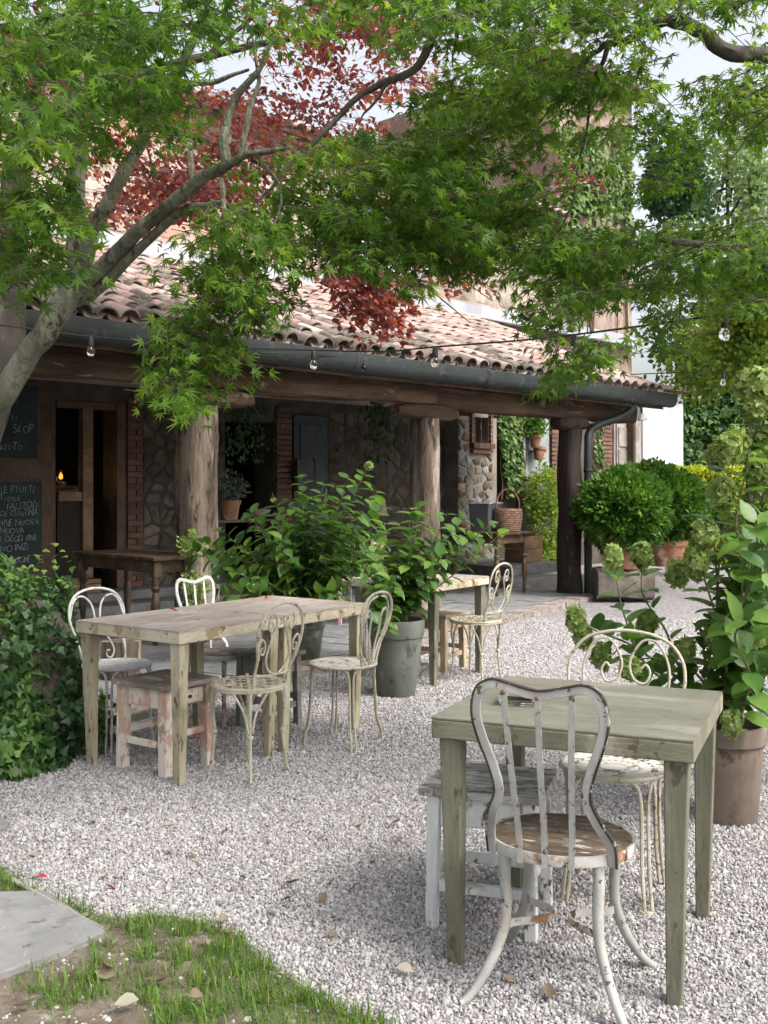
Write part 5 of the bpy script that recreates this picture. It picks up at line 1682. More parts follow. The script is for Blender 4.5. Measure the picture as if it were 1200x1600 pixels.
# second bush behind the tables, in its own pot
p2 = gnd(478, 1040); p2.z = PZ
pot('plant_pot', tuple(p2), [(.0, .0), (.105, 0), (.11, .006), (.145, .25), (.155, .255), (.158, .33), (.155, .338), (.142, .338), (.138, .25)], MT['grey_pot'], 'smaller grey pot behind the tan tables under the big bush', .138, .30)
tp = empty('hydrangea_bush', (p2.x, p2.y, PZ + .3), 0, 'big spreading hydrangea bush behind the two tan tables', 'shrub')
st = []
tips = [(308, 845), (345, 828), (392, 800), (425, 770), (470, 742), (505, 752), (545, 742), (572, 735), (590, 760), (330, 880), (360, 900), (400, 870), (420, 915), (460, 905), (510, 905), (550, 890), (590, 830), (480, 800), (440, 835), (520, 820), (560, 800), (330, 915), (300, 862), (500, 860), (375, 850), (455, 780), (535, 780), (600, 790), (610, 860), (410, 945), (470, 950), (350, 930), (540, 930), (485, 775), (575, 850), (430, 800), (385, 920), (515, 950)]
tips += [sample([(300, 860), (420, 770), (560, 735), (615, 800), (600, 930), (360, 940)], rh) for _ in range(26)]
for (px, py) in tips:
    e = at(px, py, p2.y + rh.uniform(-.55, .45))
    b0 = V(p2.x + rh.uniform(-.05, .05), p2.y + rh.uniform(-.05, .05), PZ + .3)
    md = b0.lerp(e, .5) + V(rh.uniform(-.05, .05), rh.uniform(-.06, .06), .10)
    st.append([b0, b0 + V(0, 0, .10), md, e])
hydrangea(tp, st, rh, .118, flowers=[(at(576, 728, p2.y), .03, .03), (at(292, 850, p2.y - .2), .035, .04), (at(300, 835, p2.y - .2), .03, .035)], nmax=290, bare=.2, step=.062)
# small pale plant seen through the chair back
tp = empty('pale_leafy_plant', gnd(303, 1010, PZ), 0, 'pale lime plant at the foot of the squared log pillar', 'shrub')
clump_obj('foliage', [((0, 0, .52), (.13, .12, .16), 420, .04), ((.02, -.02, .32), (.10, .1, .2), 220, .04), ((-.02, .02, .86), (.13, .12, .10), 300, .04)], SMALL, MT['petal'], tp, np.random.default_rng(4), shell=.3)
MB().tube([V(0, 0, 0), V(.01, 0, .4), V(-.02, .02, .85)], .008, 6).build('stem', MT['stem'], tp)
# right hydrangea in the brown pot
p3 = gnd(1137, 1279); p3.z = 0
pot('plant_pot', tuple(p3), [(.0, .0), (.118, 0), (.124, .01), (.148, .33), (.158, .335), (.163, .34), (.166, .405), (.163, .415), (.147, .416), (.142, .40), (.138, .33)], MT['brown_pot'], 'tall brown clay pot behind the foreground table at the right', .14, .365)
tp = empty('hydrangea_bush', (p3.x, p3.y, .36), 0, 'tall hydrangea with lime flower heads at the right edge', 'shrub')
st = []
stems3 = [([(1120, 1100), (1075, 1080), (1010, 1040), (975, 960), (958, 880)], -.05), ([(1120, 1100), (1060, 1060), (990, 1010), (930, 985), (900, 968)], .0), ([(1115, 1100), (1060, 1040), (1040, 985), (1005, 930), (1003, 880)], .1),
          ([(1125, 1095), (1120, 980), (1125, 860), (1140, 760), (1150, 690)], .15), ([(1140, 1095), (1150, 960), (1165, 840), (1185, 740), (1180, 640)], .2), 
          ([(1145, 1095), (1175, 980), (1195, 860), (1210, 760), (1215, 690)], -.1), ([(1140, 1100), (1160, 1000), (1165, 930), (1170, 860), (1150, 830)], -.35), ([(1140, 1100), (1180, 1020), (1200, 960), (1215, 900), (1220, 850)], -.45),
          ([(1130, 1095), (1130, 1010), (1115, 950), (1100, 900), (1095, 845)], -.1), ([(1135, 1110), (1105, 1040), (1100, 1010), (1112, 985), (1118, 975)], -.1), ([(1150, 1100), (1200, 1040), (1230, 980), (1240, 930), (1240, 900)], .1),
          ([(1140, 1100), (1130, 1000), (1120, 900), (1115, 820), (1120, 720)], .35), ([(1120, 1100), (1085, 1050), (1040, 1030), (1000, 1030), (985, 1040)], -.1), ([(1145, 1110), (1185, 1070), (1210, 1030), (1220, 1010), (1225, 990)], -.3),
          ([(1140, 1100), (1175, 930), (1190, 800), (1200, 700), (1205, 620)], .3), ([(1150, 1100), (1160, 900), (1150, 820), (1165, 740), (1170, 700)], -.2),
          ([(1150, 1100), (1190, 960), (1190, 900), (1185, 860), (1180, 820)], -.6), ([(1150, 1110), (1200, 1020), (1205, 980), (1200, 930), (1195, 890)], -.7), ([(1135, 1105), (1180, 900), (1230, 780), (1250, 690), (1260, 620)], .1)]
for pts, dy in stems3:
    n_ = len(pts)
    st.append([V(p3.x + rh.uniform(-.05, .05), p3.y + rh.uniform(-.05, .05), .36)] + [at(px, py, p3.y + dy * (i + 1) / n_) for i, (px, py) in enumerate(pts)])
fl = [(1140, 700, -.2), (1190, 600, -.2), (1130, 770, -.1), (958, 870, -.05), (900, 968, 0), (1003, 868, .1), (912, 992, .05), (940, 1025, .05), (1012, 972, .1), (985, 1045, -.1), (1070, 1015, -.05), (1114, 992, -.1), (1060, 895, .1), (1088, 880, -.1), (1180, 1000, -.3), (1145, 1130, -.28), (1152, 690, .15), (1120, 712, .35), (1178, 640, .2), (1205, 625, .3), (1100, 838, -.1), (1150, 825, .1), (1182, 735, -.1), (1195, 690, .2), (1165, 600, .3), (1195, 760, .3)]
for _ in range(10):
    px, py = sample([(1140, 720), (1170, 600), (1260, 590), (1260, 1060), (1190, 1060), (1120, 960), (1110, 880)], rh)
    Yq = p3.y + rh.uniform(-.7, .4)
    e = at(px, py, Yq)
    b0 = V(p3.x + rh.uniform(-.06, .06), p3.y + rh.uniform(-.06, .06), .36)
    st.append([b0, b0.lerp(e, .35) + V(rh.uniform(-.04, .04), rh.uniform(-.1, .1), .08), b0.lerp(e, .7) + V(rh.uniform(-.05, .05), 0, .07), e])
hydrangea(tp, st, rh, .115, flowers=[(at(a_, b_, p3.y + c_), .043 + rh.uniform(-.008, .008) + (.012 if (a_ > 1040 and b_ < 930) else 0), .052 + rh.uniform(-.008, .012) + (.02 if (a_ > 1040 and b_ < 930) else 0)) for a_, b_, c_ in fl], nmax=290, bare=.22, step=.07, stemr=.007)

# ---- ivy over the low wall end at the left
iv = empty('ivy_mound', (-2.2, 5.9, 0), 0, 'dense ivy mound covering a low wall end at the left edge', 'ivy')
MB().lathe([(.50, 0), (.46, .3), (.40, .62), (.28, .80), (.05, .84)], (-.02, .05, 0), 20, 1.15, .95).build('wall_stump', MT['dark_mortar'], iv, smooth=True)
gi = np.random.default_rng(9)
clump_obj('foliage', [((-.08, .05, .42), (.60, .56, .58), 9000, .046), ((.0, -.1, .12), (.68, .60, .32), 5600, .046), ((.16, -.5, .05), (.40, .32, .20), 2400, .05), ((-.5, -.35, .25), (.5, .5, .7), 3200, .05)], IVY, MT['ivy'], iv, gi, shell=.82, noise=.12, out=.25)
# trailing shoots on top
L = Leaves()
for k in range(26):
    a = V(rh.uniform(-.5, .45), rh.uniform(-.4, .3), rh.uniform(.85, 1.0))
    e = a + V(rh.uniform(-.1, .15), rh.uniform(-.1, .05), rh.uniform(.03, .16))
    L.tw.tube([a, a.lerp(e, .6) + V(.01, 0, .02), e], .002, 4)
    for q in range(5):
        L.leaf(tuple(a.lerp(e, q / 4)), (rh.uniform(-1, 1), rh.uniform(-1, 1), rh.uniform(-.4, .6)), (rh.uniform(-.4, .4), -.4, 1), rh.uniform(.03, .05), .7 + rh.random() * .3)
p, d, n, s, r = L.arrays()
scatter('young_shoots', IVY[0], IVY[1], p, frames_from(d, n), s, MT['ivy'], iv, r, kind='stuff')

# ---- clipped box balls in terracotta pots on a stone block
def boxball(px, py, Y, rpx, label, gp, potpx=None, potname=True, n=5200):
    c = at(px, py, Y)
    rr_ = rpx / F * Y
    t = empty('box_ball', (c.x, c.y, c.z - rr_ * .9), 0, label, 'shrub', gp)
    clump_obj('foliage', [((0, 0, rr_ * .9), (rr_, rr_, rr_ * .92), n, .075), ((0, 0, rr_ * .9), (rr_ * .86, rr_ * .86, rr_ * .8), n // 2, .07)], SMALL, MT['box'], t, np.random.default_rng(int(px)), shell=.78, noise=.15, nf=2.0, out=1.6)
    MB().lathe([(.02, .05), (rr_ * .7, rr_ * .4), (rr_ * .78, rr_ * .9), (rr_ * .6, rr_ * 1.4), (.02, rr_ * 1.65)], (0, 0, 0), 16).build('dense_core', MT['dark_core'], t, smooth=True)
    return c, rr_
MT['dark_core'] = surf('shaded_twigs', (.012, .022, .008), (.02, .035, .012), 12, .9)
grp = 'clipped box balls in pots'
def tpot(px, py, Y, wpx, hpx, label):
    """terracotta pot whose base centre is at px, py"""
    c = at(px, py, Y)
    w = wpx / F * Y / 2; h = hpx / F * Y
    return pot('plant_pot', tuple(c), [(.0, .0), (w * .70, 0), (w * .72, .01), (w * .93, h * .78), (w * 1.0, h * .79), (w * 1.02, h), (w * .95, h * 1.01), (w * .88, h * .9)], MT['terracotta'], label, w * .88, h * .88, 28)
boxball(972, 796, 13.3, 68, 'large round clipped box ball in front, on the stone block', grp, n=8000)
tpot(973, 888, 13.3, 72, 46, 'terracotta pot on the stone block under the nearest box ball')
mb = log(MB(), at(944, 912, 13.3) + V(-.12, 0, -.0), at(1004, 912, 13.3) + V(.1, 0, 0), .19, .24, 77, 8, 14, 6, .05)
ped = mb.build('stone_block', MT['stone'], None, smooth=True, angle=45, label='rough grey stone block carrying the terracotta pot of the box ball', cat='stone block')
boxball(1040, 790, 14.6, 62, 'clipped box bush behind and right of the large box ball', grp, n=6000)
tpot(1040, 884, 14.6, 66, 40, 'terracotta pot half hidden right of the stone block')
boxball(1018, 762, 16.0, 44, 'pointed box bush in front of the white boards', grp, n=3500)
tpot(1018, 868, 16.0, 50, 70, 'terracotta pot hidden behind the box balls')
boxball(1100, 800, 17.0, 40, 'small box bush at the right beyond the hydrangea', grp, n=3000)
tpot(1098, 868, 17.0, 48, 40, 'terracotta pot beyond the hydrangea at the right')
# ---- hedge, creeper wall, trees of the background
def hedge(px0, px1, ytop, Y, depth, mat, n, size, label, name='clipped_hedge'):
    a, b_ = at(px0, ytop, Y), at(px1, ytop, Y)
    t = empty(name, ((a.x + b_.x) / 2, Y + depth / 2, 0), 0, label, 'hedge')
    w, h = b_.x - a.x, a.z
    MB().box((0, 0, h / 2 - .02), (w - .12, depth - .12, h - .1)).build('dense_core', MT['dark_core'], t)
    rg = np.random.default_rng(int(px0))
    P = np.stack([rg.uniform(-w / 2, w / 2, n), rg.uniform(-depth / 2, depth / 2, n), rg.uniform(0, h, n)], 1)
    f = rg.random(n)
    P[f < .55, 1] = -depth / 2 + rg.normal(0, .03, (f < .55).sum())
    m = (f >= .55) & (f < .85); P[m, 2] = h + rg.normal(0, .03, m.sum())
    D = rg.normal(size=(n, 3)) * .6 + np.array([0, -.4, .6]); Nn = rg.normal(size=(n, 3)) * .6 + np.array([0, -.6, .7])
    scatter('foliage', SMALL[0], SMALL[1], P, frames_from(D, Nn), size * rg.uniform(.6, 1.2, n), mat, t, kind='stuff')
hedge(1058, 1210, 737, 19.5, 1.2, MT['lime_hedge'], 6500, .11, 'bright yellow green clipped hedge beyond the box balls')
# creeper covered wall with a dark arch
ca, cb = at(1062, 760, 24.0), at(1300, 760, 24.0)
cw = empty('creeper_wall', (ca.x, 24, 0), 0, 'dark creeper covered wall with a black arched opening', 'wall')
wl, wh = cb.x - ca.x, 4.6
ax0, ax1, az1 = (1088 - 1062) / F * 24, (1136 - 1062) / F * 24, CH - (690 - YH) / F * 24
mb = MB()
mb.box((ax0 / 2, .2, wh / 2), (ax0, .4, wh)); mb.box(((ax1 + wl) / 2, .2, wh / 2), (wl - ax1, .4, wh)); mb.box(((ax0 + ax1) / 2, .2, (az1 + wh) / 2), (ax1 - ax0, .4, wh - az1))
mb.box(((ax0 + ax1) / 2, 1.3, 1.6), (ax1 - ax0 + .4, .1, 3.2))
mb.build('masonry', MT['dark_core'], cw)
rg = np.random.default_rng(31)
n = 9000
P = np.stack([rg.uniform(-.05, wl, n), rg.normal(-.08, .07, n), rg.uniform(0, wh + .15, n)], 1)
m = ~((P[:, 0] > ax0 + .12) & (P[:, 0] < ax1 - .12) & (P[:, 2] < az1 - .2))
P = P[m]; n = len(P)
D = rg.normal(size=(n, 3)) * .5 + np.array([0, -.5, -.6]); Nn = rg.normal(size=(n, 3)) * .4 + np.array([0, -.8, .5])
scatter('creeper_foliage', IVY[0], IVY[1], P, frames_from(D, Nn), .13 * rg.uniform(.6, 1.2, n), MT['ivy'], cw, kind='stuff')

def far_tree(px, py, Y, rpx, hpx, mat, n, size, label, name='far_tree', shell=.35, cl=9, tmat='bark_dark', noise=.3):
    c = at(px, py, Y)
    t = empty(name, (c.x, c.y, 0), 0, label, 'tree')
    rg = np.random.default_rng(int(px * 7 + py))
    rx, rz = rpx / F * Y, hpx / F * Y
    blobs = []
    for k in range(cl):
        a, e = rg.uniform(0, 6.28), rg.uniform(-.8, .9)
        q = (math.cos(a) * rx * .55, math.sin(a) * rx * .5, c.z + e * rz * .6)
        blobs.append((q, (rx * rg.uniform(.4, .62), rx * .5, rz * rg.uniform(.3, .45)), n // cl, size))
    clump_obj('crown', blobs, OVAL, mat, t, rg, shell=shell, noise=noise)
    mb = MB().tube(cr([V(0, 0, 0), V(.03 * rx, 0, c.z * .5), V(-.05 * rx, 0, c.z), V(0, 0, c.z + rz * .6)], 5), [rx * .06 + .03, rx * .045, rx * .03, .015], 10)
    mb.build('trunk', MT[tmat], t, smooth=True)
    mb = MB()
    for k in range(6):
        b0 = V(0, 0, c.z - rz * .5 + k * rz * .15); q = Vector(blobs[k % cl][0])
        mb.tube(cr([b0, b0.lerp(q, .5) + V(0, 0, rz * .05), q], 4), [rx * .035, rx * .022, .008], 6)
    mb.build('limbs', MT[tmat], t, smooth=True)
    return t
far_tree(1168, 520, 14.5, 125, 135, MT['lime_tree'], 15000, .075, 'yellow green maple beyond the portico at the right', 'yellow_green_tree', cl=14)
far_tree(1215, 420, 13.0, 85, 120, MT['lime_tree'], 8000, .075, 'yellow green tree cut by the right edge of the frame', 'yellow_green_tree')
far_tree(1062, 268, 26.0, 55, 105, MT['dark_tree'], 4200, .15, 'dark ivy clad tree behind the tower corner', 'ivy_clad_tree', shell=.5, cl=12)
far_tree(1140, 285, 42.0, 75, 150, MT['far_tree'], 2300, .26, 'tall pale thin leaved tree far behind the tower', 'pale_tree', shell=.1, cl=16, noise=.4)
far_tree(1215, 300, 46.0, 90, 170, MT['far_tree'], 2600, .28, 'tall pale tree far away at the right edge', 'pale_tree', shell=.1, cl=16, noise=.4)
far_tree(1110, 560, 38.0, 120, 130, MT['dark_tree'], 5200, .25, 'dark broad tree behind the creeper wall', 'broad_tree', cl=12)
far_tree(1260, 560, 34.0, 130, 150, MT['lime_tree'], 5200, .25, 'broad light green tree behind the creeper wall', 'broad_tree', cl=12)

# ---- creepers on the house
def wall_creeper(name, strips, n, size, mat, label, d, seed, stems=8):
    """strips: list of pixel polygons on the wall plane at depth d"""
    t = empty(name, W(0, 0), ROT, label, 'creeper')
    rg = random.Random(seed)
    P = []
    for poly, w in strips:
        for _ in range(int(n * w)):
            px, py = sample(poly, rg)
            if nz(px * .03, py * .03, seed) + rg.random() * .9 < .25: continue
            s, Y = onp(px, d)
            P.append((s, d - rg.uniform(.01, .10), CH - (py - YH) / F * Y))
    P = np.array(P); k = len(P)
    rg2 = np.random.default_rng(seed)
    D = rg2.normal(size=(k, 3)) * .5 + np.array([0, -.35, -.7]); Nn = rg2.normal(size=(k, 3)) * .35 + np.array([0, -1, .35])
    scatter('foliage', IVY[0], IVY[1], P, frames_from(D, Nn), size * rg2.uniform(.55, 1.2, k), mat, t, kind='stuff')
    mb = MB()
    for poly, w in strips:
        xs = [q[0] for q in poly]; ys = [q[1] for q in poly]
        for _ in range(stems):
            px = rg.uniform(min(xs), max(xs)); pts = []
            for py in np.linspace(max(ys), min(ys), 7):
                px += rg.uniform(-4, 4)
                s, Y = onp(px, d)
                pts.append(V(s, d - .02, CH - (py - YH) / F * Y))
            mb.tube(cr(pts, 3), [.014, .006], 5)
    mb.build('vine_stems', MT['twig'], t, smooth=True)
wall_creeper('wall_creeper', [([(772, 630), (806, 630), (812, 700), (812, 760), (818, 780), (788, 775), (780, 700)], 1.0)], 1500, .085, MT['wall_ivy'], 'green ivy hanging on the wall beside the stone pier', 3.30, 3)
wall_creeper('wall_creeper', [([(872, 200), (985, 200), (985, 400), (940, 470), (890, 520), (872, 400)], 1.0)], 3600, .12, MT['wall_ivy'], 'pale creeper climbing the tower wall above the roof', WD - .05, 5, stems=16)
wall_creeper('wall_creeper', [([(922, 655), (938, 655), (940, 745), (922, 745)], 1.0)], 160, .09, MT['wall_ivy'], 'thin vine on the wall beside the shuttered window', WD - .05, 8, stems=6)
# bush at the end of the wall, behind the basket
cbx = W(sw(846, 3.0), 2.95, 0)
tb_ = empty('yellow_green_bush', cbx, ROT, 'yellow green bush against the wall behind the wicker basket', 'shrub')
hb = zw(846, 725, 3.0)
clump_obj('foliage', [((0, 0, hb * .72), (.42, .26, hb * .3), 1500, .075), ((.05, 0, hb * .4), (.36, .26, hb * .34), 1300, .075), ((-.1, 0, hb * .15), (.34, .25, .3), 700, .07)], SMALL, MT['lime_tree'], tb_, np.random.default_rng(6), shell=.5)
# hanging plants under the portico
for (px, py, dd, n, hh, lab) in ((378, 690, 2.2, 340, .45, 'dark trailing fern hanging under the portico left of the dark door'), (590, 690, 2.4, 420, .5, 'dark trailing plant hanging beside the middle log pillar')):
    s, Y = onp(px, dd)
    t = empty('hanging_plant', W(s, dd, CH - (py - YH) / F * Y), ROT, lab, 'hanging plant')
    rg = np.random.default_rng(px)
    q = rg.normal(size=(n, 3)) * np.array([.17, .12, 0]); q[:, 2] = hh - rg.random(n) ** 1.3 * hh * 1.5
    scatter('foliage', SMALL[0], SMALL[1], q, frames_from(rg.normal(size=(n, 3)) * .4 + np.array([0, 0, -1]), rg.normal(size=(n, 3)) + np.array([0, -1, 0])), .07 * rg.uniform(.6, 1.2, n), MT['dark_tree'], t, kind='stuff')
    MB().lathe([(.02, hh - .02), (.10, hh + .0), (.13, hh + .12), (.12, hh + .12), (.09, hh + .03)], (0, 0, 0), 16, capt=False).build('basket', MT['wicker'], t, smooth=True)
    MB().tube([V(-.12, 0, hh + .12), V(0, 0, hh + .5), V(.12, 0, hh + .12)], .004, 5).build('hanger', MT['cable'], t)
# ------------------------------------------------------------------ things on and around the house
# chalkboards on the wooden door leaf at the left
leaf_s0, leaf_s1 = sw(-70, WD - .08), sw(78, WD - .08)
MB().box(((leaf_s0 + leaf_s1) / 2, WD - .10, 1.35), (leaf_s1 - leaf_s0, .05, 2.25)).build('board_panel', MT['door_wood'], house, bev=.005)
GLY = {}
def glyph(ch):
    if ch not in GLY:
        cu = bpy.data.curves.new('glyph', 'FONT')
        cu.body = ch; cu.size = 1.0; cu.offset = -.028; cu.resolution_u = 3
        tmp = bpy.data.objects.new('glyph', cu)
        COL.objects.link(tmp)
        me = bpy.data.meshes.new_from_object(tmp.evaluated_get(bpy.context.evaluated_depsgraph_get()))
        GLY[ch] = ([tuple(v_.co) for v_ in me.vertices], [tuple(p_.vertices) for p_ in me.polygons])
        bpy.data.objects.remove(tmp); bpy.data.curves.remove(cu); bpy.data.meshes.remove(me)
    return GLY[ch]
def chalkboard(px1, py0, py1, lines, label):
    d = WD - .145
    s1, Y = onp(px1, d)
    z1, z0 = zw(px1 - 20, py0, d), zw(px1 - 20, py1, d)
    s0 = s1 - .62
    t = empty('chalkboard', W(s0, d), ROT, label, 'chalkboard', 'chalk menu boards by the door')
    w, h = s1 - s0, z1 - z0
    MB().box((w / 2, .01, z0 + h / 2), (w, .02, h)).build('slate', MT['chalkboard'], t)
    mb = MB()
    for q in (0, 1):
        MB().box((w * q, .006, z0 + h / 2), (.022, .03, h + .022)).build('frame_strip', MT['door_wood'], t, bev=.003)
        MB().box((w / 2, .006, z0 + h * q), (w - .024, .03, .022)).build('frame_strip', MT['door_wood'], t, bev=.003)
    for (txt, fz, fx, sz) in lines:
        V_, F_, x = [], [], 0.0
        for ch in txt:
            if ch == ' ':
                x += sz * .34; continue
            gv_, gf_ = glyph(ch)
            k = sz * R.uniform(.82, 1.12); an = R.uniform(-.16, .14); dz_ = R.uniform(-.07, .07) * sz
            xs_ = [q[0] for q in gv_]
            ca_, sa_ = math.cos(an), math.sin(an)
            n0 = len(V_)
            for q in gv_:
                qx, qy = (q[0] - min(xs_)) * k * .86, q[1] * k
                V_.append((x + qx * ca_ - qy * sa_ + qy * .10, 0.0, qx * sa_ + qy * ca_ + dz_))
            F_ += [tuple(i + n0 for i in f_) for f_ in gf_]
            x += (max(xs_) - min(xs_)) * k * .86 + sz * R.uniform(.05, .11)
        mb = MB(); mb.add([(q[0] - x, q[1], q[2]) for q in V_], F_)
        o = mb.build('chalk_lettering', MT['chalk'], t, kind='stuff')
        o.location = (w * fx, -.004, z0 + h * fz)
        o.rotation_euler = (0, -R.uniform(.0, .05), 0)
chalkboard(59, 600, 717, [('i', .72, .62, .09), ('i l i', .52, .62, .10), ('SiLOP', .36, .93, .13), ('azeTo', .12, .72, .13)], 'upper green chalkboard with white writing, partly behind the maple trunk')
chalkboard(66, 751, 886, [('ALE PTUTTI', .86, .84, .105), ('Treccie', .765, .60, .105), ('FALSTO[]', .68, .90, .11), ('DE CUNTINA', .60, .92, .095), ('CONFINE NUOVA', .49, .94, .10), ('VINO NUOVA', .40, .66, .10), ('MAR DEGLI FINE', .305, .90, .10), ('NUOVO INIZI', .205, .74, .10), ('CASA NUCIPE', .06, .78, .095)], 'lower green chalkboard filled with handwritten white lines')
# lantern glowing in the dark doorway
p = at(95, 745, onp(95, WD + .5)[1])
la = empty('lit_lantern', p, ROT, 'small amber lantern glowing in the dark doorway', 'lantern')
MB().lathe([(.03, -.06), (.05, -.05), (.055, .0), (.045, .06), (.03, .08)], (0, 0, 0), 14).build('glass_chimney', MT['amber'] if 'amber' in MT else MT['glass'], la, smooth=True)
MB().lathe([(.004, -.03), (.020, -.012), (.014, .02), (.002, .05)], (0, 0, 0), 10).build('flame', MT['flame'], la, smooth=True)
MB().lathe([(.06, -.10), (.06, -.065), (.035, -.06)], (0, 0, 0), 14).build('base', MT['bare_iron'], la, smooth=True)
ld = bpy.data.lights.new('lantern_light', 'POINT'); ld.energy = .5; ld.color = (1, .55, .2); ld.shadow_soft_size = .03
lo = bpy.data.objects.new('lantern_light', ld); link(lo, la); lo.location = (0, -.12, .05)
sA, sB = sw(70, WD + .5), sw(125, WD + .5)
zc = p.z - .12
sd_ = MB()
c0 = W((sA + sB) / 2, WD + .5, 0)
sb_ = empty('inner_sideboard', c0, ROT, 'dark sideboard behind the half door carrying the lantern', 'sideboard')
MB().box((0, 0, zc + .0), (sB - sA, .34, .035)).build('top', MT['dark_wood'], sb_, bev=.004)
MB().box((0, 0, zc / 2 + .12), (sB - sA - .06, .28, zc - .26)).build('cabinet', MT['dark_wood'], sb_, bev=.004)

# crate of wood by the steps under the dark table
def crate(name, p, rz, L, Wd, h, mat, label, slats=3):
    t = empty(name, p, rz, label, 'crate')
    for sy in (-1, 1):
        for k in range(slats):
            MB().box((0, sy * (Wd / 2 - .008), h / slats * (k + .5)), (L, .016, h / slats - .008)).build('slat', mat, t, bev=.002)
    for sx in (-1, 1):
        for k in range(slats):
            MB().box((sx * (L / 2 - .008), 0, h / slats * (k + .5)), (.016, Wd - .034, h / slats - .008)).build('slat', mat, t, bev=.002)
    MB().box((0, 0, .012), (L - .04, Wd - .04, .012)).build('bottom', mat, t)
    return t
s, Y = onp(122, WD - .25)
crate('wooden_crate', W(s, WD - .25, .262), ROT, .42, .26, .16, MT['honey_wood'], 'small honey wood crate on the step under the dark table')
# crate and bench at the end of the portico
s, Y = onp(838, 2.0)
zb = CH - (858 - YH) / F * Y
st_ = [(.02, .14), (.30, .27)]
for i, (dd, zz_) in enumerate(((1.25, .16), (1.7, .30))):
    a, b_ = sw(800, dd), sw(885, dd)
    MB().box(((a + b_) / 2, (dd + WD) / 2, zz_ - .07), (b_ - a, WD - dd - .01, .14)).build('end_step', MT['step'], house, bev=.012)
crate('wooden_crate', W(s - .05, 2.2, .305), ROT + .1, .52, .36, .40, MT['honey_wood'], 'tall honey wood crate on the steps behind the basket', 2)
# basket and grey box on the far dark table
tz = PZ + .80
cE = V(1.43, 13.3, 0) + nD * .62 + eD * .31
def onE(u, v, z=tz): 
    q = cE + nD * u + eD * v
    return V(q.x, q.y, z)
pb = at(816, 815, 13.9); q = onE(-.40, .20)
bk = empty('wicker_basket', q, .4, 'brown wicker basket with a tall hoop handle on the far dark table', 'basket')
nw = 12
mb = MB()
for i in range(nw):
    z0 = .012 + i * .0235
    r0 = .155 + .03 * math.sin(min(1, i / nw) * PI * .6)
    P = [V(math.cos(a) * (r0 + .007 * (1 if (k + i) % 2 else -1)), math.sin(a) * (r0 + .007 * (1 if (k + i) % 2 else -1)) * .85, z0) for k, a in enumerate([2 * PI * k / 36 for k in range(36)])]
    MB().tube(P, .0125, 5, closed=True).build('weave_row', MT['wicker'], bk, smooth=True)
MB().lathe([(.0, .005), (.15, .006), (.172, .15), (.176, .28), (.168, .28), (.162, .15), (.14, .02)], (0, 0, 0), 24, 1, .85, capb=False, capt=False).build('lining', MT['wicker'], bk, smooth=True)
MB().tube(cr([V(-.17, 0, .26), V(-.165, 0, .40), V(-.09, 0, .52), V(0, 0, .55), V(.09, 0, .52), V(.165, 0, .40), V(.17, 0, .26)], 5), .011, 7).build('handle', MT['wicker'], bk, smooth=True)
MB().tube([V(math.cos(2 * PI * k / 30) * .178, math.sin(2 * PI * k / 30) * .152, .285) for k in range(30)], .014, 6, closed=True).build('rim', MT['wicker'], bk, smooth=True)
bx_ = empty('grey_box', onE(-.12, .08), ROT + .2, 'dark grey box with a pale lid behind the wicker basket', 'box')
MB().taper((0, 0), (.34, .26), (.40, .30), 0, .36).build('body', MT['canvas'], bx_, bev=.012)
MB().box((0, 0, .37), (.42, .32, .02)).build('lid', MT['white_peel'], bx_, bev=.004)
# pots on the grey shutter
for i, (px, py, lab) in enumerate(((836, 690, 'terracotta wall pot with grassy plant on the grey shutter, the upper one'), (841, 709, 'empty terracotta wall pot hanging lower on the grey shutter'))):
    d = WD - .22
    s, Y = onp(px, d)
    t = empty('wall_pot', W(s, d, CH - (py - YH) / F * Y - .1), ROT, lab, 'plant pot')
    t.rotation_euler = (0, .25 if i else 0, ROT)
    MB().lathe([(.0, 0), (.07, 0), (.105, .16), (.118, .165), (.12, .215), (.11, .216), (.10, .16)], (0, 0, 0), 20, capt=False).build('body', MT['terracotta'], t, smooth=True, angle=35)
    MB().box((0, .12, .15), (.03, .14, .02)).build('bracket', MT['bare_iron'], t)
    if i == 0:
        rg = np.random.default_rng(2)
        n = 500
        q = rg.normal(size=(n, 3)) * np.array([.12, .08, .0]); q[:, 2] = .2 + rg.random(n) * .45
        scatter('grassy_foliage', SMALL[0], SMALL[1], q, frames_from(rg.normal(size=(n, 3)) * .5 + np.array([0, -.2, .3]), rg.normal(size=(n, 3))), .10 * rg.uniform(.6, 1.2, n), MT['box'], t, kind='stuff')
# plants and bowl in the dark opening
s, Y = onp(385, 2.6)
zsh = CH - (812 - YH) / F * Y
sf = empty('plant_shelf', W(s, 2.75), ROT, 'dark shelf under the portico with plants on it', 'shelf')
MB().box((0, 0, zsh - .015), (1.1, .35, .03)).build('board', MT['dark_wood'], sf, bev=.003)
for sx in (-.5, .5):
    MB().box((sx, 0, (zsh - .03 + PZ) / 2), (.05, .3, zsh - .03 - PZ)).build('leg', MT['dark_wood'], sf, bev=.003)
sp = onp(362, 2.7)[0]
t = tpot(362, 811, onp(362, 2.7)[1], 36, 30, 'terracotta pot of grey foliage on the dark shelf')
t.location = W(sp, 2.75, zsh)
tt = empty('silvery_plant', W(sp, 2.75, zsh + .2), ROT, 'silvery leaved plant in the pot on the dark shelf', 'plant')
MT['silver'] = leafmat('silver_leaf', [(.10, .13, .10), (.17, .20, .16), (.25, .28, .23)], (1, 1, .9), .25)
clump_obj('foliage', [((0, 0, .18), (.26, .18, .2), 600, .06)], SMALL, MT['silver'], tt, np.random.default_rng(8), shell=.3)
sp2 = onp(405, 2.7)[0]
bo = empty('stone_bowl', W(sp2, 2.72, zsh), ROT, 'pale stone bowl on the dark shelf', 'bowl')
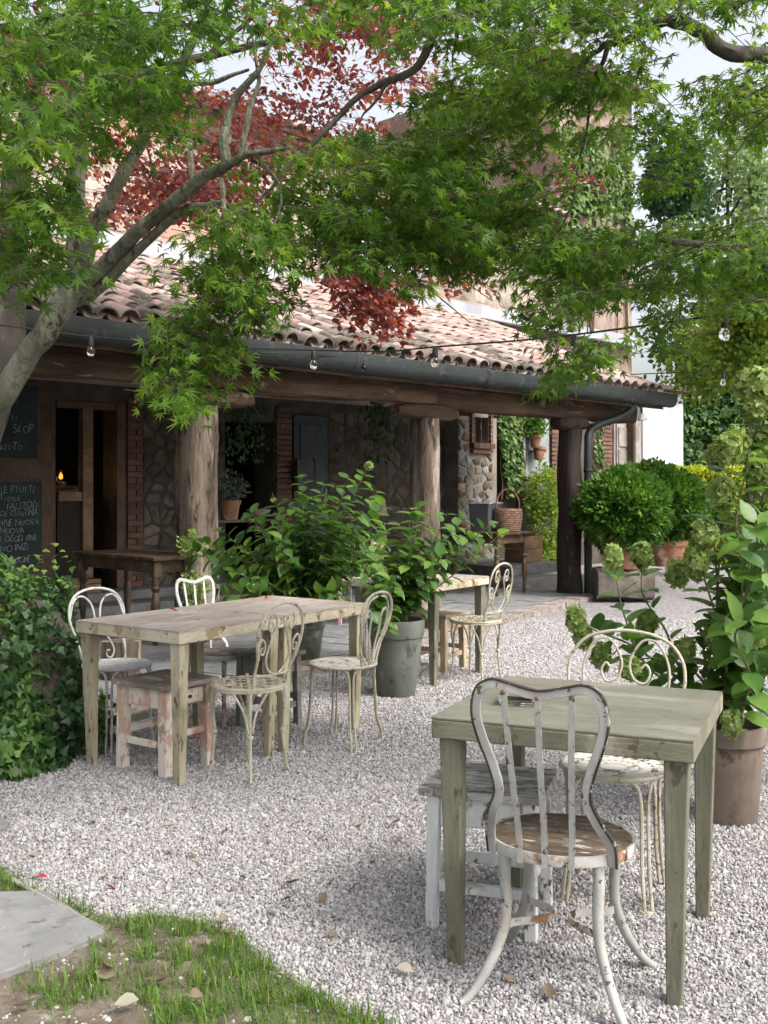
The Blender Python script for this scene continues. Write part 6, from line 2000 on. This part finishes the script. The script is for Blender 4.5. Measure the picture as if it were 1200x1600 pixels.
MB().lathe([(.05, 0), (.07, .01), (.14, .08), (.16, .12), (.145, .12), (.12, .07), (.0, .03)], (0, 0, 0), 24, capt=False).build('body', MT['pale_stone'], bo, smooth=True)
# dim furniture further in: lamp and cupboard
s, Y = onp(608, 2.7)
lp = empty('table_lamp', W(s, 2.9, .78), ROT, 'unlit table lamp with a pale shade in the dim corner', 'lamp')
MB().lathe([(.06, 0), (.06, .01), (.015, .03), (.02, .12), (.012, .28)], (0, 0, 0), 14).build('lamp_base', MT['dark_wood_leg'], lp, smooth=True)
MB().lathe([(.13, .26), (.10, .42), (.095, .42), (.125, .26)], (0, 0, 0), 20, capb=False, capt=False).build('lamp_shade', MT['tan_seat'], lp, smooth=True)
cu_ = empty('low_cupboard', W(s - .2, 2.95, PZ), ROT, 'dark low cupboard under the table lamp', 'cupboard')
MB().box((0, 0, .70), (1.1, .42, .04)).build('top', MT['dark_wood'], cu_, bev=.004)
MB().box((0, 0, .36), (1.04, .38, .62)).build('carcass', MT['dark_wood'], cu_, bev=.004)
for sx in (-.26, .26):
    MB().box((sx, -.20, .36), (.46, .02, .54)).build('door', MT['dark_wood'], cu_, bev=.004)
s, Y = onp(526, 2.6)
ob = empty('framed_panel', W(s, 3.2, zw(526, 765, 3.2)), ROT, 'dim grey framed panel leaning on the back wall', 'panel')
MB().box((0, 0, .20), (.30, .03, .40)).build('panel', MT['blue_door'], ob, bev=.004)
for sx in (-.16, .16):
    MB().box((sx, -.005, .20), (.025, .05, .44)).build('frame_strip', MT['dark_wood'], ob)
# dining chair backs behind the bush
s, Y = onp(575, .2)
wc = empty('wooden_chair', W(s - .1, .2, PZ), ROT + .5, 'plain pinkish wooden chair half hidden behind the bush', 'chair')
for sx in (-.17, .17):
    MB().taper((sx, -.17), (.03, .03), (.032, .032), 0, .86).build('back_post', MT['pink_stool'], wc, bev=.003)
    MB().taper((sx, .17), (.03, .03), (.034, .034), 0, .43).build('leg', MT['pink_stool'], wc, bev=.003)
for z_ in (.82, .68, .56):
    MB().box((0, -.17, z_), (.31, .018, .05)).build('back_rail', MT['pink_stool'], wc, bev=.003)
MB().box((0, 0, .44), (.40, .40, .022)).build('seat', MT['pink_seat'], wc, bev=.004)
for sy in (-.17, .17):
    MB().box((0, sy, .40), (.31, .018, .05)).build('seat_rail', MT['pink_stool'], wc)
# stump with a flat stone by the white wire chair
p = gnd(188, 1072); p.z = 0
sp_ = empty('tree_stump', p, 0, 'cut tree stump standing behind the white wire chair', 'stump')
log(MB(), (0, 0, 0), (0, 0, .33), .14, .12, 91, 10, 16, 2.2, .10).build('wood', MT['bark_post'], sp_, smooth=True, angle=50)

# white boarded shed at the far end
d = WD + .05
a, b_ = sw(1003, d), sw(1066, d)
sdh = zw(1035, 612, d)
shed = empty('white_shed', W((a + b_) / 2, d), ROT, 'white boarded shed wall at the far end of the house', 'shed')
nb = 6
w = (b_ - a) / nb
MB().box((0, 1.3, sdh / 2 - .02), (b_ - a - .04, 2.5, sdh - .04)).build('body', MT['white_board'], shed)
for i in range(nb):
    MB().box((-(b_ - a) / 2 + w * (i + .5), 0, sdh / 2), (w - (.012 if i != 3 else .04), .05, sdh)).build('board', MT['white_board'], shed, bev=.006)
MB().box((0, 1.2, sdh + .05), (b_ - a + .3, 3.0, .08)).build('roof', MT['rafter'], shed)

# ------------------------------------------------------------------ string lights
def bulb(t, p, sc=1.0):
    so = MB().lathe([(.012, .0), (.017, .004), (.018, .045), (.014, .055), (.010, .065)], p - V(0, 0, .065) * sc + V(0, 0, 0), 12).build('socket', MT['cable'], t, smooth=True, angle=40)
    MB().lathe([(.002, -.066), (.012, -.062), (.022, -.048), (.0255, -.032), (.022, -.016), (.014, -.004), (.013, .004)], p - V(0, 0, .065) * sc, 16, capt=False).build('bulb', MT['glass'], so, smooth=True)
    MB().tube([p - V(.004, 0, .078), p - V(.006, 0, .098), p - V(-.006, 0, .098), p - V(-.004, 0, .078)], .0015, 4).build('filament', MT['cream_iron'], so)
def string(label, pts, bulbs, r=.0055):
    t = empty('string_lights', (0, 0, 0), 0, label, 'string lights', 'strings of clear bulbs along the portico')
    P = [at(*p) for p in pts]
    C = cr(P, 8)
    MB().tube(C, r, 6).build('cable', MT['cable'], t, smooth=True)
    for bx in bulbs:
        best = min(C, key=lambda q: abs(600 + F * q.x / q.y - bx))
        bulb(t, best.copy())
string('near cable of clear bulbs crossing from the left to the right maple', [(-60, 500, 6.6), (60, 515, 6.7), (142, 526, 6.8), (330, 542, 6.9), (490, 547, 6.9), (600, 549, 6.7), (680, 542, 6.4), (800, 533, 6.0), (897, 523, 5.7), (1020, 507, 5.2), (1132, 491, 4.9), (1260, 474, 4.6)], [142, 490, 680, 897, 1132])
string('far cable of small clear bulbs strung along the gutter', [(405, 551, 9.1), (520, 556, 9.9), (640, 566, 10.7), (695, 571, 11.1), (828, 580, 12.2), (882, 590, 12.7), (985, 607, 14.0)], [570, 695, 828, 882, 985])
string('thin cable with one bulb running out to the right from the eave', [(985, 585, 12.0), (1060, 582, 10.5), (1130, 581, 9.6), (1260, 578, 8.6)], [1130])
# floodlight under the eave end
p = at(1004, 656, 14.3)
fl_ = empty('eave_lamp', p, 0, 'small white lamp on a bracket under the eave end', 'lamp')
MB().lathe([(.03, .09), (.045, .05), (.075, .0), (.07, -.01), (.0, -.012)][::-1], (0, 0, 0), 16, capb=False).build('shade', MT['porcelain'], fl_, smooth=True)
MB().tube(cr([V(0, 0, .08), V(-.03, .02, .18), V(-.09, .05, .25)], 4), .012, 7).build('bracket', MT['gutter'], fl_, smooth=True)

# ------------------------------------------------------------------ ground details
def gp(px, py): 
    q = gnd(px, py)
    return (q.x, q.y)
GRASS = [gp(*q) for q in [(-260, 1352), (0, 1358), (38, 1388), (110, 1418), (178, 1438), (250, 1432), (330, 1448), (375, 1462), (400, 1495), (440, 1522), (500, 1560), (560, 1585), (620, 1612), (720, 1720), (-500, 1720)]]
SLAB = [gp(*q) for q in [(-260, 1412), (-40, 1406), (72, 1402), (165, 1467), (100, 1497), (0, 1534), (-150, 1575), (-330, 1590)]]
dp_ = [((x + .015 * math.sin(17 * x)), y) for x, y in GRASS]
mb = MB()
mb.add([(x, y, .004) for x, y in dp_], [tuple(range(len(dp_)))[::-1]])
o = mb.build('lawn_soil', MT['dirt'], None, label='bare trodden soil under the grass patch', kind='structure')
# flagstone
mb = MB()
cx = sum(p_[0] for p_ in SLAB) / len(SLAB); cy = sum(p_[1] for p_ in SLAB) / len(SLAB)
n = len(SLAB)
mb.add([(x, y, .0) for x, y in SLAB] + [(x, y, .028) for x, y in SLAB], [tuple(range(n, 2 * n))[::-1]] + [(i, i + n, (i + 1) % n + n, (i + 1) % n) for i in range(n)])
mb.build('stepping_slab', MT['slab'], None, bev=.006, label='large pale flagstone set in the grass at lower left', cat='flagstone')
p1, p2_ = gnd(-20, 1612 - 1600 + 1372), gnd(0, 0 + 1290)
fs_ = [gp(*q) for q in [(-80, 1285), (-10, 1282), (14, 1290), (10, 1302), (-60, 1306)]]
mb = MB(); n = len(fs_)
mb.add([(x, y, 0) for x, y in fs_] + [(x, y, .02) for x, y in fs_], [tuple(range(n, 2 * n))[::-1]] + [(i, i + n, (i + 1) % n + n, (i + 1) % n) for i in range(n)])
mb.build('stepping_slab', MT['slab'], None, bev=.004, label='small pale flagstone cut by the left edge', cat='flagstone')
# thin edging strip between slab and gravel
E_ = [gnd(20, 1384), gnd(60, 1408), gnd(110, 1436), gnd(160, 1462)]
mb = MB().tube(cr([q + V(0, 0, .022) for q in E_], 5), .008, 7)
mb.build('edging_cane', MT['grey_timber'], None, smooth=True, label='thin tan cane edging beside the large flagstone', cat='edging')

def clumpy(x, y, f, s): return np.array([mnoise.noise(Vector((a * f, b_ * f, s))) for a, b_ in zip(x, y)])
rg = np.random.default_rng(12)
n = 80000
xs = rg.uniform(-2.2, .6, n); ys = rg.uniform(2.4, 4.1, n)
m = inpoly_np(xs, ys, GRASS) & ~inpoly_np(xs, ys, SLAB)
xs, ys = xs[m], ys[m]
k = clumpy(xs, ys, 3.2, 4.0) + .5 * clumpy(xs, ys, 11, 2.0)
# thinner towards the bare soil near the camera
BND = np.array([gp(*q) for q in [(-60, 1360), (38, 1388), (110, 1418), (178, 1438), (250, 1432), (330, 1448), (375, 1462), (400, 1495), (440, 1522), (500, 1560), (560, 1585), (620, 1612)]])
dist = np.full(len(xs), 9.0)
for a_, b_ in zip(BND[:-1], BND[1:]):
    ab = b_ - a_
    tt_ = np.clip(((xs - a_[0]) * ab[0] + (ys - a_[1]) * ab[1]) / (ab @ ab), 0, 1)
    dist = np.minimum(dist, np.hypot(xs - a_[0] - tt_ * ab[0], ys - a_[1] - tt_ * ab[1]))
edge = np.clip(1.15 - dist / .42, -.6, 1)
m = k * 1.1 + edge * .62 + rg.normal(0, .16, len(xs)) > .24
xs, ys = xs[m], ys[m]
n = len(xs)
blade = ([(-.03, 0, 0), (.03, 0, 0), (-.024, .06, .45), (.024, .06, .45), (0, .30, 1.0)], [(0, 1, 3, 2), (2, 3, 4)])
az = rg.uniform(0, 2 * PI, n); tl = rg.uniform(-.2, 1.15, n)
ca, sa, ct, s_t = np.cos(az), np.sin(az), np.cos(tl), np.sin(tl)
Rm = np.zeros((n, 3, 3))
Rm[:, 0, 0] = ca; Rm[:, 0, 1] = -sa * ct; Rm[:, 0, 2] = sa * s_t
Rm[:, 1, 0] = sa; Rm[:, 1, 1] = ca * ct; Rm[:, 1, 2] = -ca * s_t
Rm[:, 2, 1] = s_t; Rm[:, 2, 2] = ct
Rm[:, :, 1] *= -1
scatter('grass_patch', blade[0], blade[1], np.stack([xs, ys, np.full(n, .002)], 1), Rm, rg.uniform(.022, .066, n) * np.clip(1 + .6 * clumpy(xs, ys, 9, 7.0), .5, 1.6), MT['grass'], None, label='ragged green grass patch at the lower left of the gravel', cat='grass', kind='stuff')

# gravel chips: points here, instanced by geometry nodes
def gravel_points():
    out = []
    Y = 2.35
    while Y < 11.5:
        sp = .0102 + max(0, Y - 3.0) * .00072
        hw = .364 * Y + .55
        n = int(2 * hw / sp)
        x = -hw + (np.arange(n) + rg.uniform(-.45, .45, n)) * sp
        y = Y + rg.uniform(-.45, .45, n) * sp
        out.append(np.stack([x, y, np.full(n, sp)], 1))
        Y += sp * .9
    return np.concatenate(out)
G = gravel_points()
inG = inpoly_np(G[:, 0], G[:, 1], GRASS)
keep = ~inG | (rg.random(len(G)) < .05)
keep &= ~inpoly_np(G[:, 0], G[:, 1], SLAB) & ~inpoly_np(G[:, 0], G[:, 1], fs_)
pf = -((G[:, 0] - PA.x) * PN.x + (G[:, 1] - PA.y) * PN.y)
keep &= (pf > -.015) | (G[:, 1] > 13.6)
wornp = clumpy(G[:, 0], G[:, 1], 1.7, 9.0) + .5 * clumpy(G[:, 0], G[:, 1], 6.0, 3.0)
keep &= ~((wornp > .42) & (rg.random(len(G)) < .40))
G = G[keep]
me = bpy.data.meshes.new('gravel_chips')
n = len(G)
me.vertices.add(n)
co = np.stack([G[:, 0], G[:, 1], rg.uniform(-.001, .006, n)], 1)
me.vertices.foreach_set('co', co.astype(np.float32).ravel())
sc_ = G[:, 2] * np.exp(rg.normal(0, .30, n)) * .56
at_ = me.attributes.new('chip', 'FLOAT', 'POINT')
at_.data.foreach_set('value', sc_.astype(np.float32))
me.update()
gv = bpy.data.objects.new('gravel_chips', me)
link(gv)
tag(gv, 'loose pale grey gravel chips covering the yard', 'gravel', kind='stuff')
ng = bpy.data.node_groups.new('gravel_instancing', 'GeometryNodeTree')
ng.interface.new_socket('Geometry', in_out='INPUT', socket_type='NodeSocketGeometry')
ng.interface.new_socket('Geometry', in_out='OUTPUT', socket_type='NodeSocketGeometry')
N_ = ng.nodes
gi_, go_ = N_.new('NodeGroupInput'), N_.new('NodeGroupOutput')
ico = N_.new('GeometryNodeMeshIcoSphere'); ico.inputs['Radius'].default_value = 1.0; ico.inputs['Subdivisions'].default_value = 2
nt = N_.new('ShaderNodeTexNoise'); nt.inputs['Scale'].default_value = .9; nt.inputs['Detail'].default_value = 1
po = N_.new('GeometryNodeInputPosition')
sub = N_.new('ShaderNodeVectorMath'); sub.operation = 'SUBTRACT'; sub.inputs[1].default_value = (.5, .5, .5)
mul = N_.new('ShaderNodeVectorMath'); mul.operation = 'SCALE'; mul.inputs['Scale'].default_value = 1.5
sp_n = N_.new('GeometryNodeSetPosition')
ng.links.new(po.outputs[0], nt.inputs['Vector'])
ng.links.new(nt.outputs['Color'], sub.inputs[0]); ng.links.new(sub.outputs[0], mul.inputs[0])
ng.links.new(ico.outputs[0], sp_n.inputs['Geometry']); ng.links.new(mul.outputs[0], sp_n.inputs['Offset'])
sm = N_.new('GeometryNodeSetShadeSmooth'); sm.inputs['Shade Smooth'].default_value = False
ng.links.new(sp_n.outputs[0], sm.inputs['Geometry'])
mt_ = N_.new('GeometryNodeSetMaterial'); mt_.inputs['Material'].default_value = MT['gravel_chip']
ng.links.new(sm.outputs[0], mt_.inputs['Geometry'])
iop = N_.new('GeometryNodeInstanceOnPoints')
rv = N_.new('FunctionNodeRandomValue'); rv.data_type = 'FLOAT_VECTOR'
rv.inputs['Min'].default_value = (-3.14, -3.14, -3.14); rv.inputs['Max'].default_value = (3.14, 3.14, 3.14)
rv2 = N_.new('FunctionNodeRandomValue'); rv2.data_type = 'FLOAT_VECTOR'
rv2.inputs['Min'].default_value = (.75, .6, .45); rv2.inputs['Max'].default_value = (1.25, 1.0, .75); rv2.inputs['Seed'].default_value = 5
na = N_.new('GeometryNodeInputNamedAttribute'); na.data_type = 'FLOAT'; na.inputs['Name'].default_value = 'chip'
scn = N_.new('ShaderNodeVectorMath'); scn.operation = 'SCALE'
ng.links.new(rv2.outputs[0], scn.inputs[0]); ng.links.new(na.outputs[0], scn.inputs['Scale'])
ng.links.new(gi_.outputs[0], iop.inputs['Points']); ng.links.new(mt_.outputs[0], iop.inputs['Instance'])
ng.links.new(rv.outputs[0], iop.inputs['Rotation']); ng.links.new(scn.outputs[0], iop.inputs['Scale'])
ng.links.new(iop.outputs[0], go_.inputs[0])
md_ = gv.modifiers.new('instancing', 'NODES'); md_.node_group = ng

# fallen leaves
def curled(k):
    n = 5
    vs, fs = [], []
    for i in range(n):
        y = i / (n - 1)
        w = math.sin(PI * min(.98, max(.03, y))) * .32
        zc = .22 * math.sin(y * PI * 1.2 + k) * .6
        vs += [(-w, y, zc + .16 * w * 3 * (1 if k % 2 else .3)), (0, y, zc), (w, y, zc + .5 * w)]
    for i in range(n - 1):
        a = i * 3
        fs += [(a, a + 1, a + 4, a + 3), (a + 1, a + 2, a + 5, a + 4)]
    mb = MB().add(vs, fs)
    me_ = mb.mesh('fallen_leaf', True)
    return me_
lm_ = []
for k in range(4):
    me_ = curled(k); me_.materials.append(MT['dry_leaf']); lm_.append(me_)
rl = random.Random(17)
def fleaf(px, py, s, label, group, me_, z=.018):
    o = bpy.data.objects.new('fallen_leaf', me_); link(o)
    q = gnd(px, py, z)
    o.location = q
    o.rotation_euler = (rl.uniform(-.5, .5), rl.uniform(-.5, .5), rl.uniform(0, 6.28))
    o.scale = (s, s, s)
    tag(o, label, 'leaf', group)
spots = [(295, 1334), (365, 1252), (262, 1332), (525, 1374), (548, 1392), (580, 1380), (445, 1385), (440, 1412), (420, 1420), (352, 1408), (330, 1425), (180, 1374), (55, 1372), (165, 1372), (70, 1300), (150, 1285), (530, 1435), (586, 1345), (400, 1300), (260, 1290), (468, 1370), (620, 1490), (690, 1530), (860, 1560), (480, 1250), (320, 1262), (200, 1262), (560, 1290)]
spots += [(rl.uniform(40, 640), rl.uniform(1240, 1480)) for _ in range(22)] + [(rl.uniform(640, 1190), rl.uniform(1300, 1590)) for _ in range(14)]
for px, py in spots:
    fleaf(px, py, rl.uniform(.018, .052), 'dry curled fallen leaf lying on the open gravel', 'dry fallen leaves on the gravel', rl.choice(lm_))
for px, py in [(170, 1508), (148, 1518), (215, 1565), (295, 1555), (20, 1572), (225, 1530)]:
    fleaf(px, py, rl.uniform(.05, .075), 'pale curled fallen leaf lying in the grass patch', 'pale fallen leaves in the grass', rl.choice(lm_), .03)
rm_ = []
for k in range(2):
    me_ = curled(k); me_.name = 'red_leaf'; me_.materials.append(MT['red_petal']); rm_.append(me_)
fleaf(417, 933, .05, 'dark red leaf on the farther tan tabletop', None, rm_[0], .757)
fleaf(264, 953, .05, 'dark red leaf on the nearer tan tabletop', None, rm_[1], .757)
for px, py in [(602, 1107), (57, 1371), (165, 1386), (350, 1300)]:
    fleaf(px, py, .04, 'small red fallen leaf lying on the gravel', 'red fallen leaves on the gravel', rl.choice(rm_), .018)
for o in bpy.data.objects:
    if o.name.startswith('fallen_leaf') and o.location.z > .7:
        o.rotation_euler = (0, 0, o.rotation_euler.z)
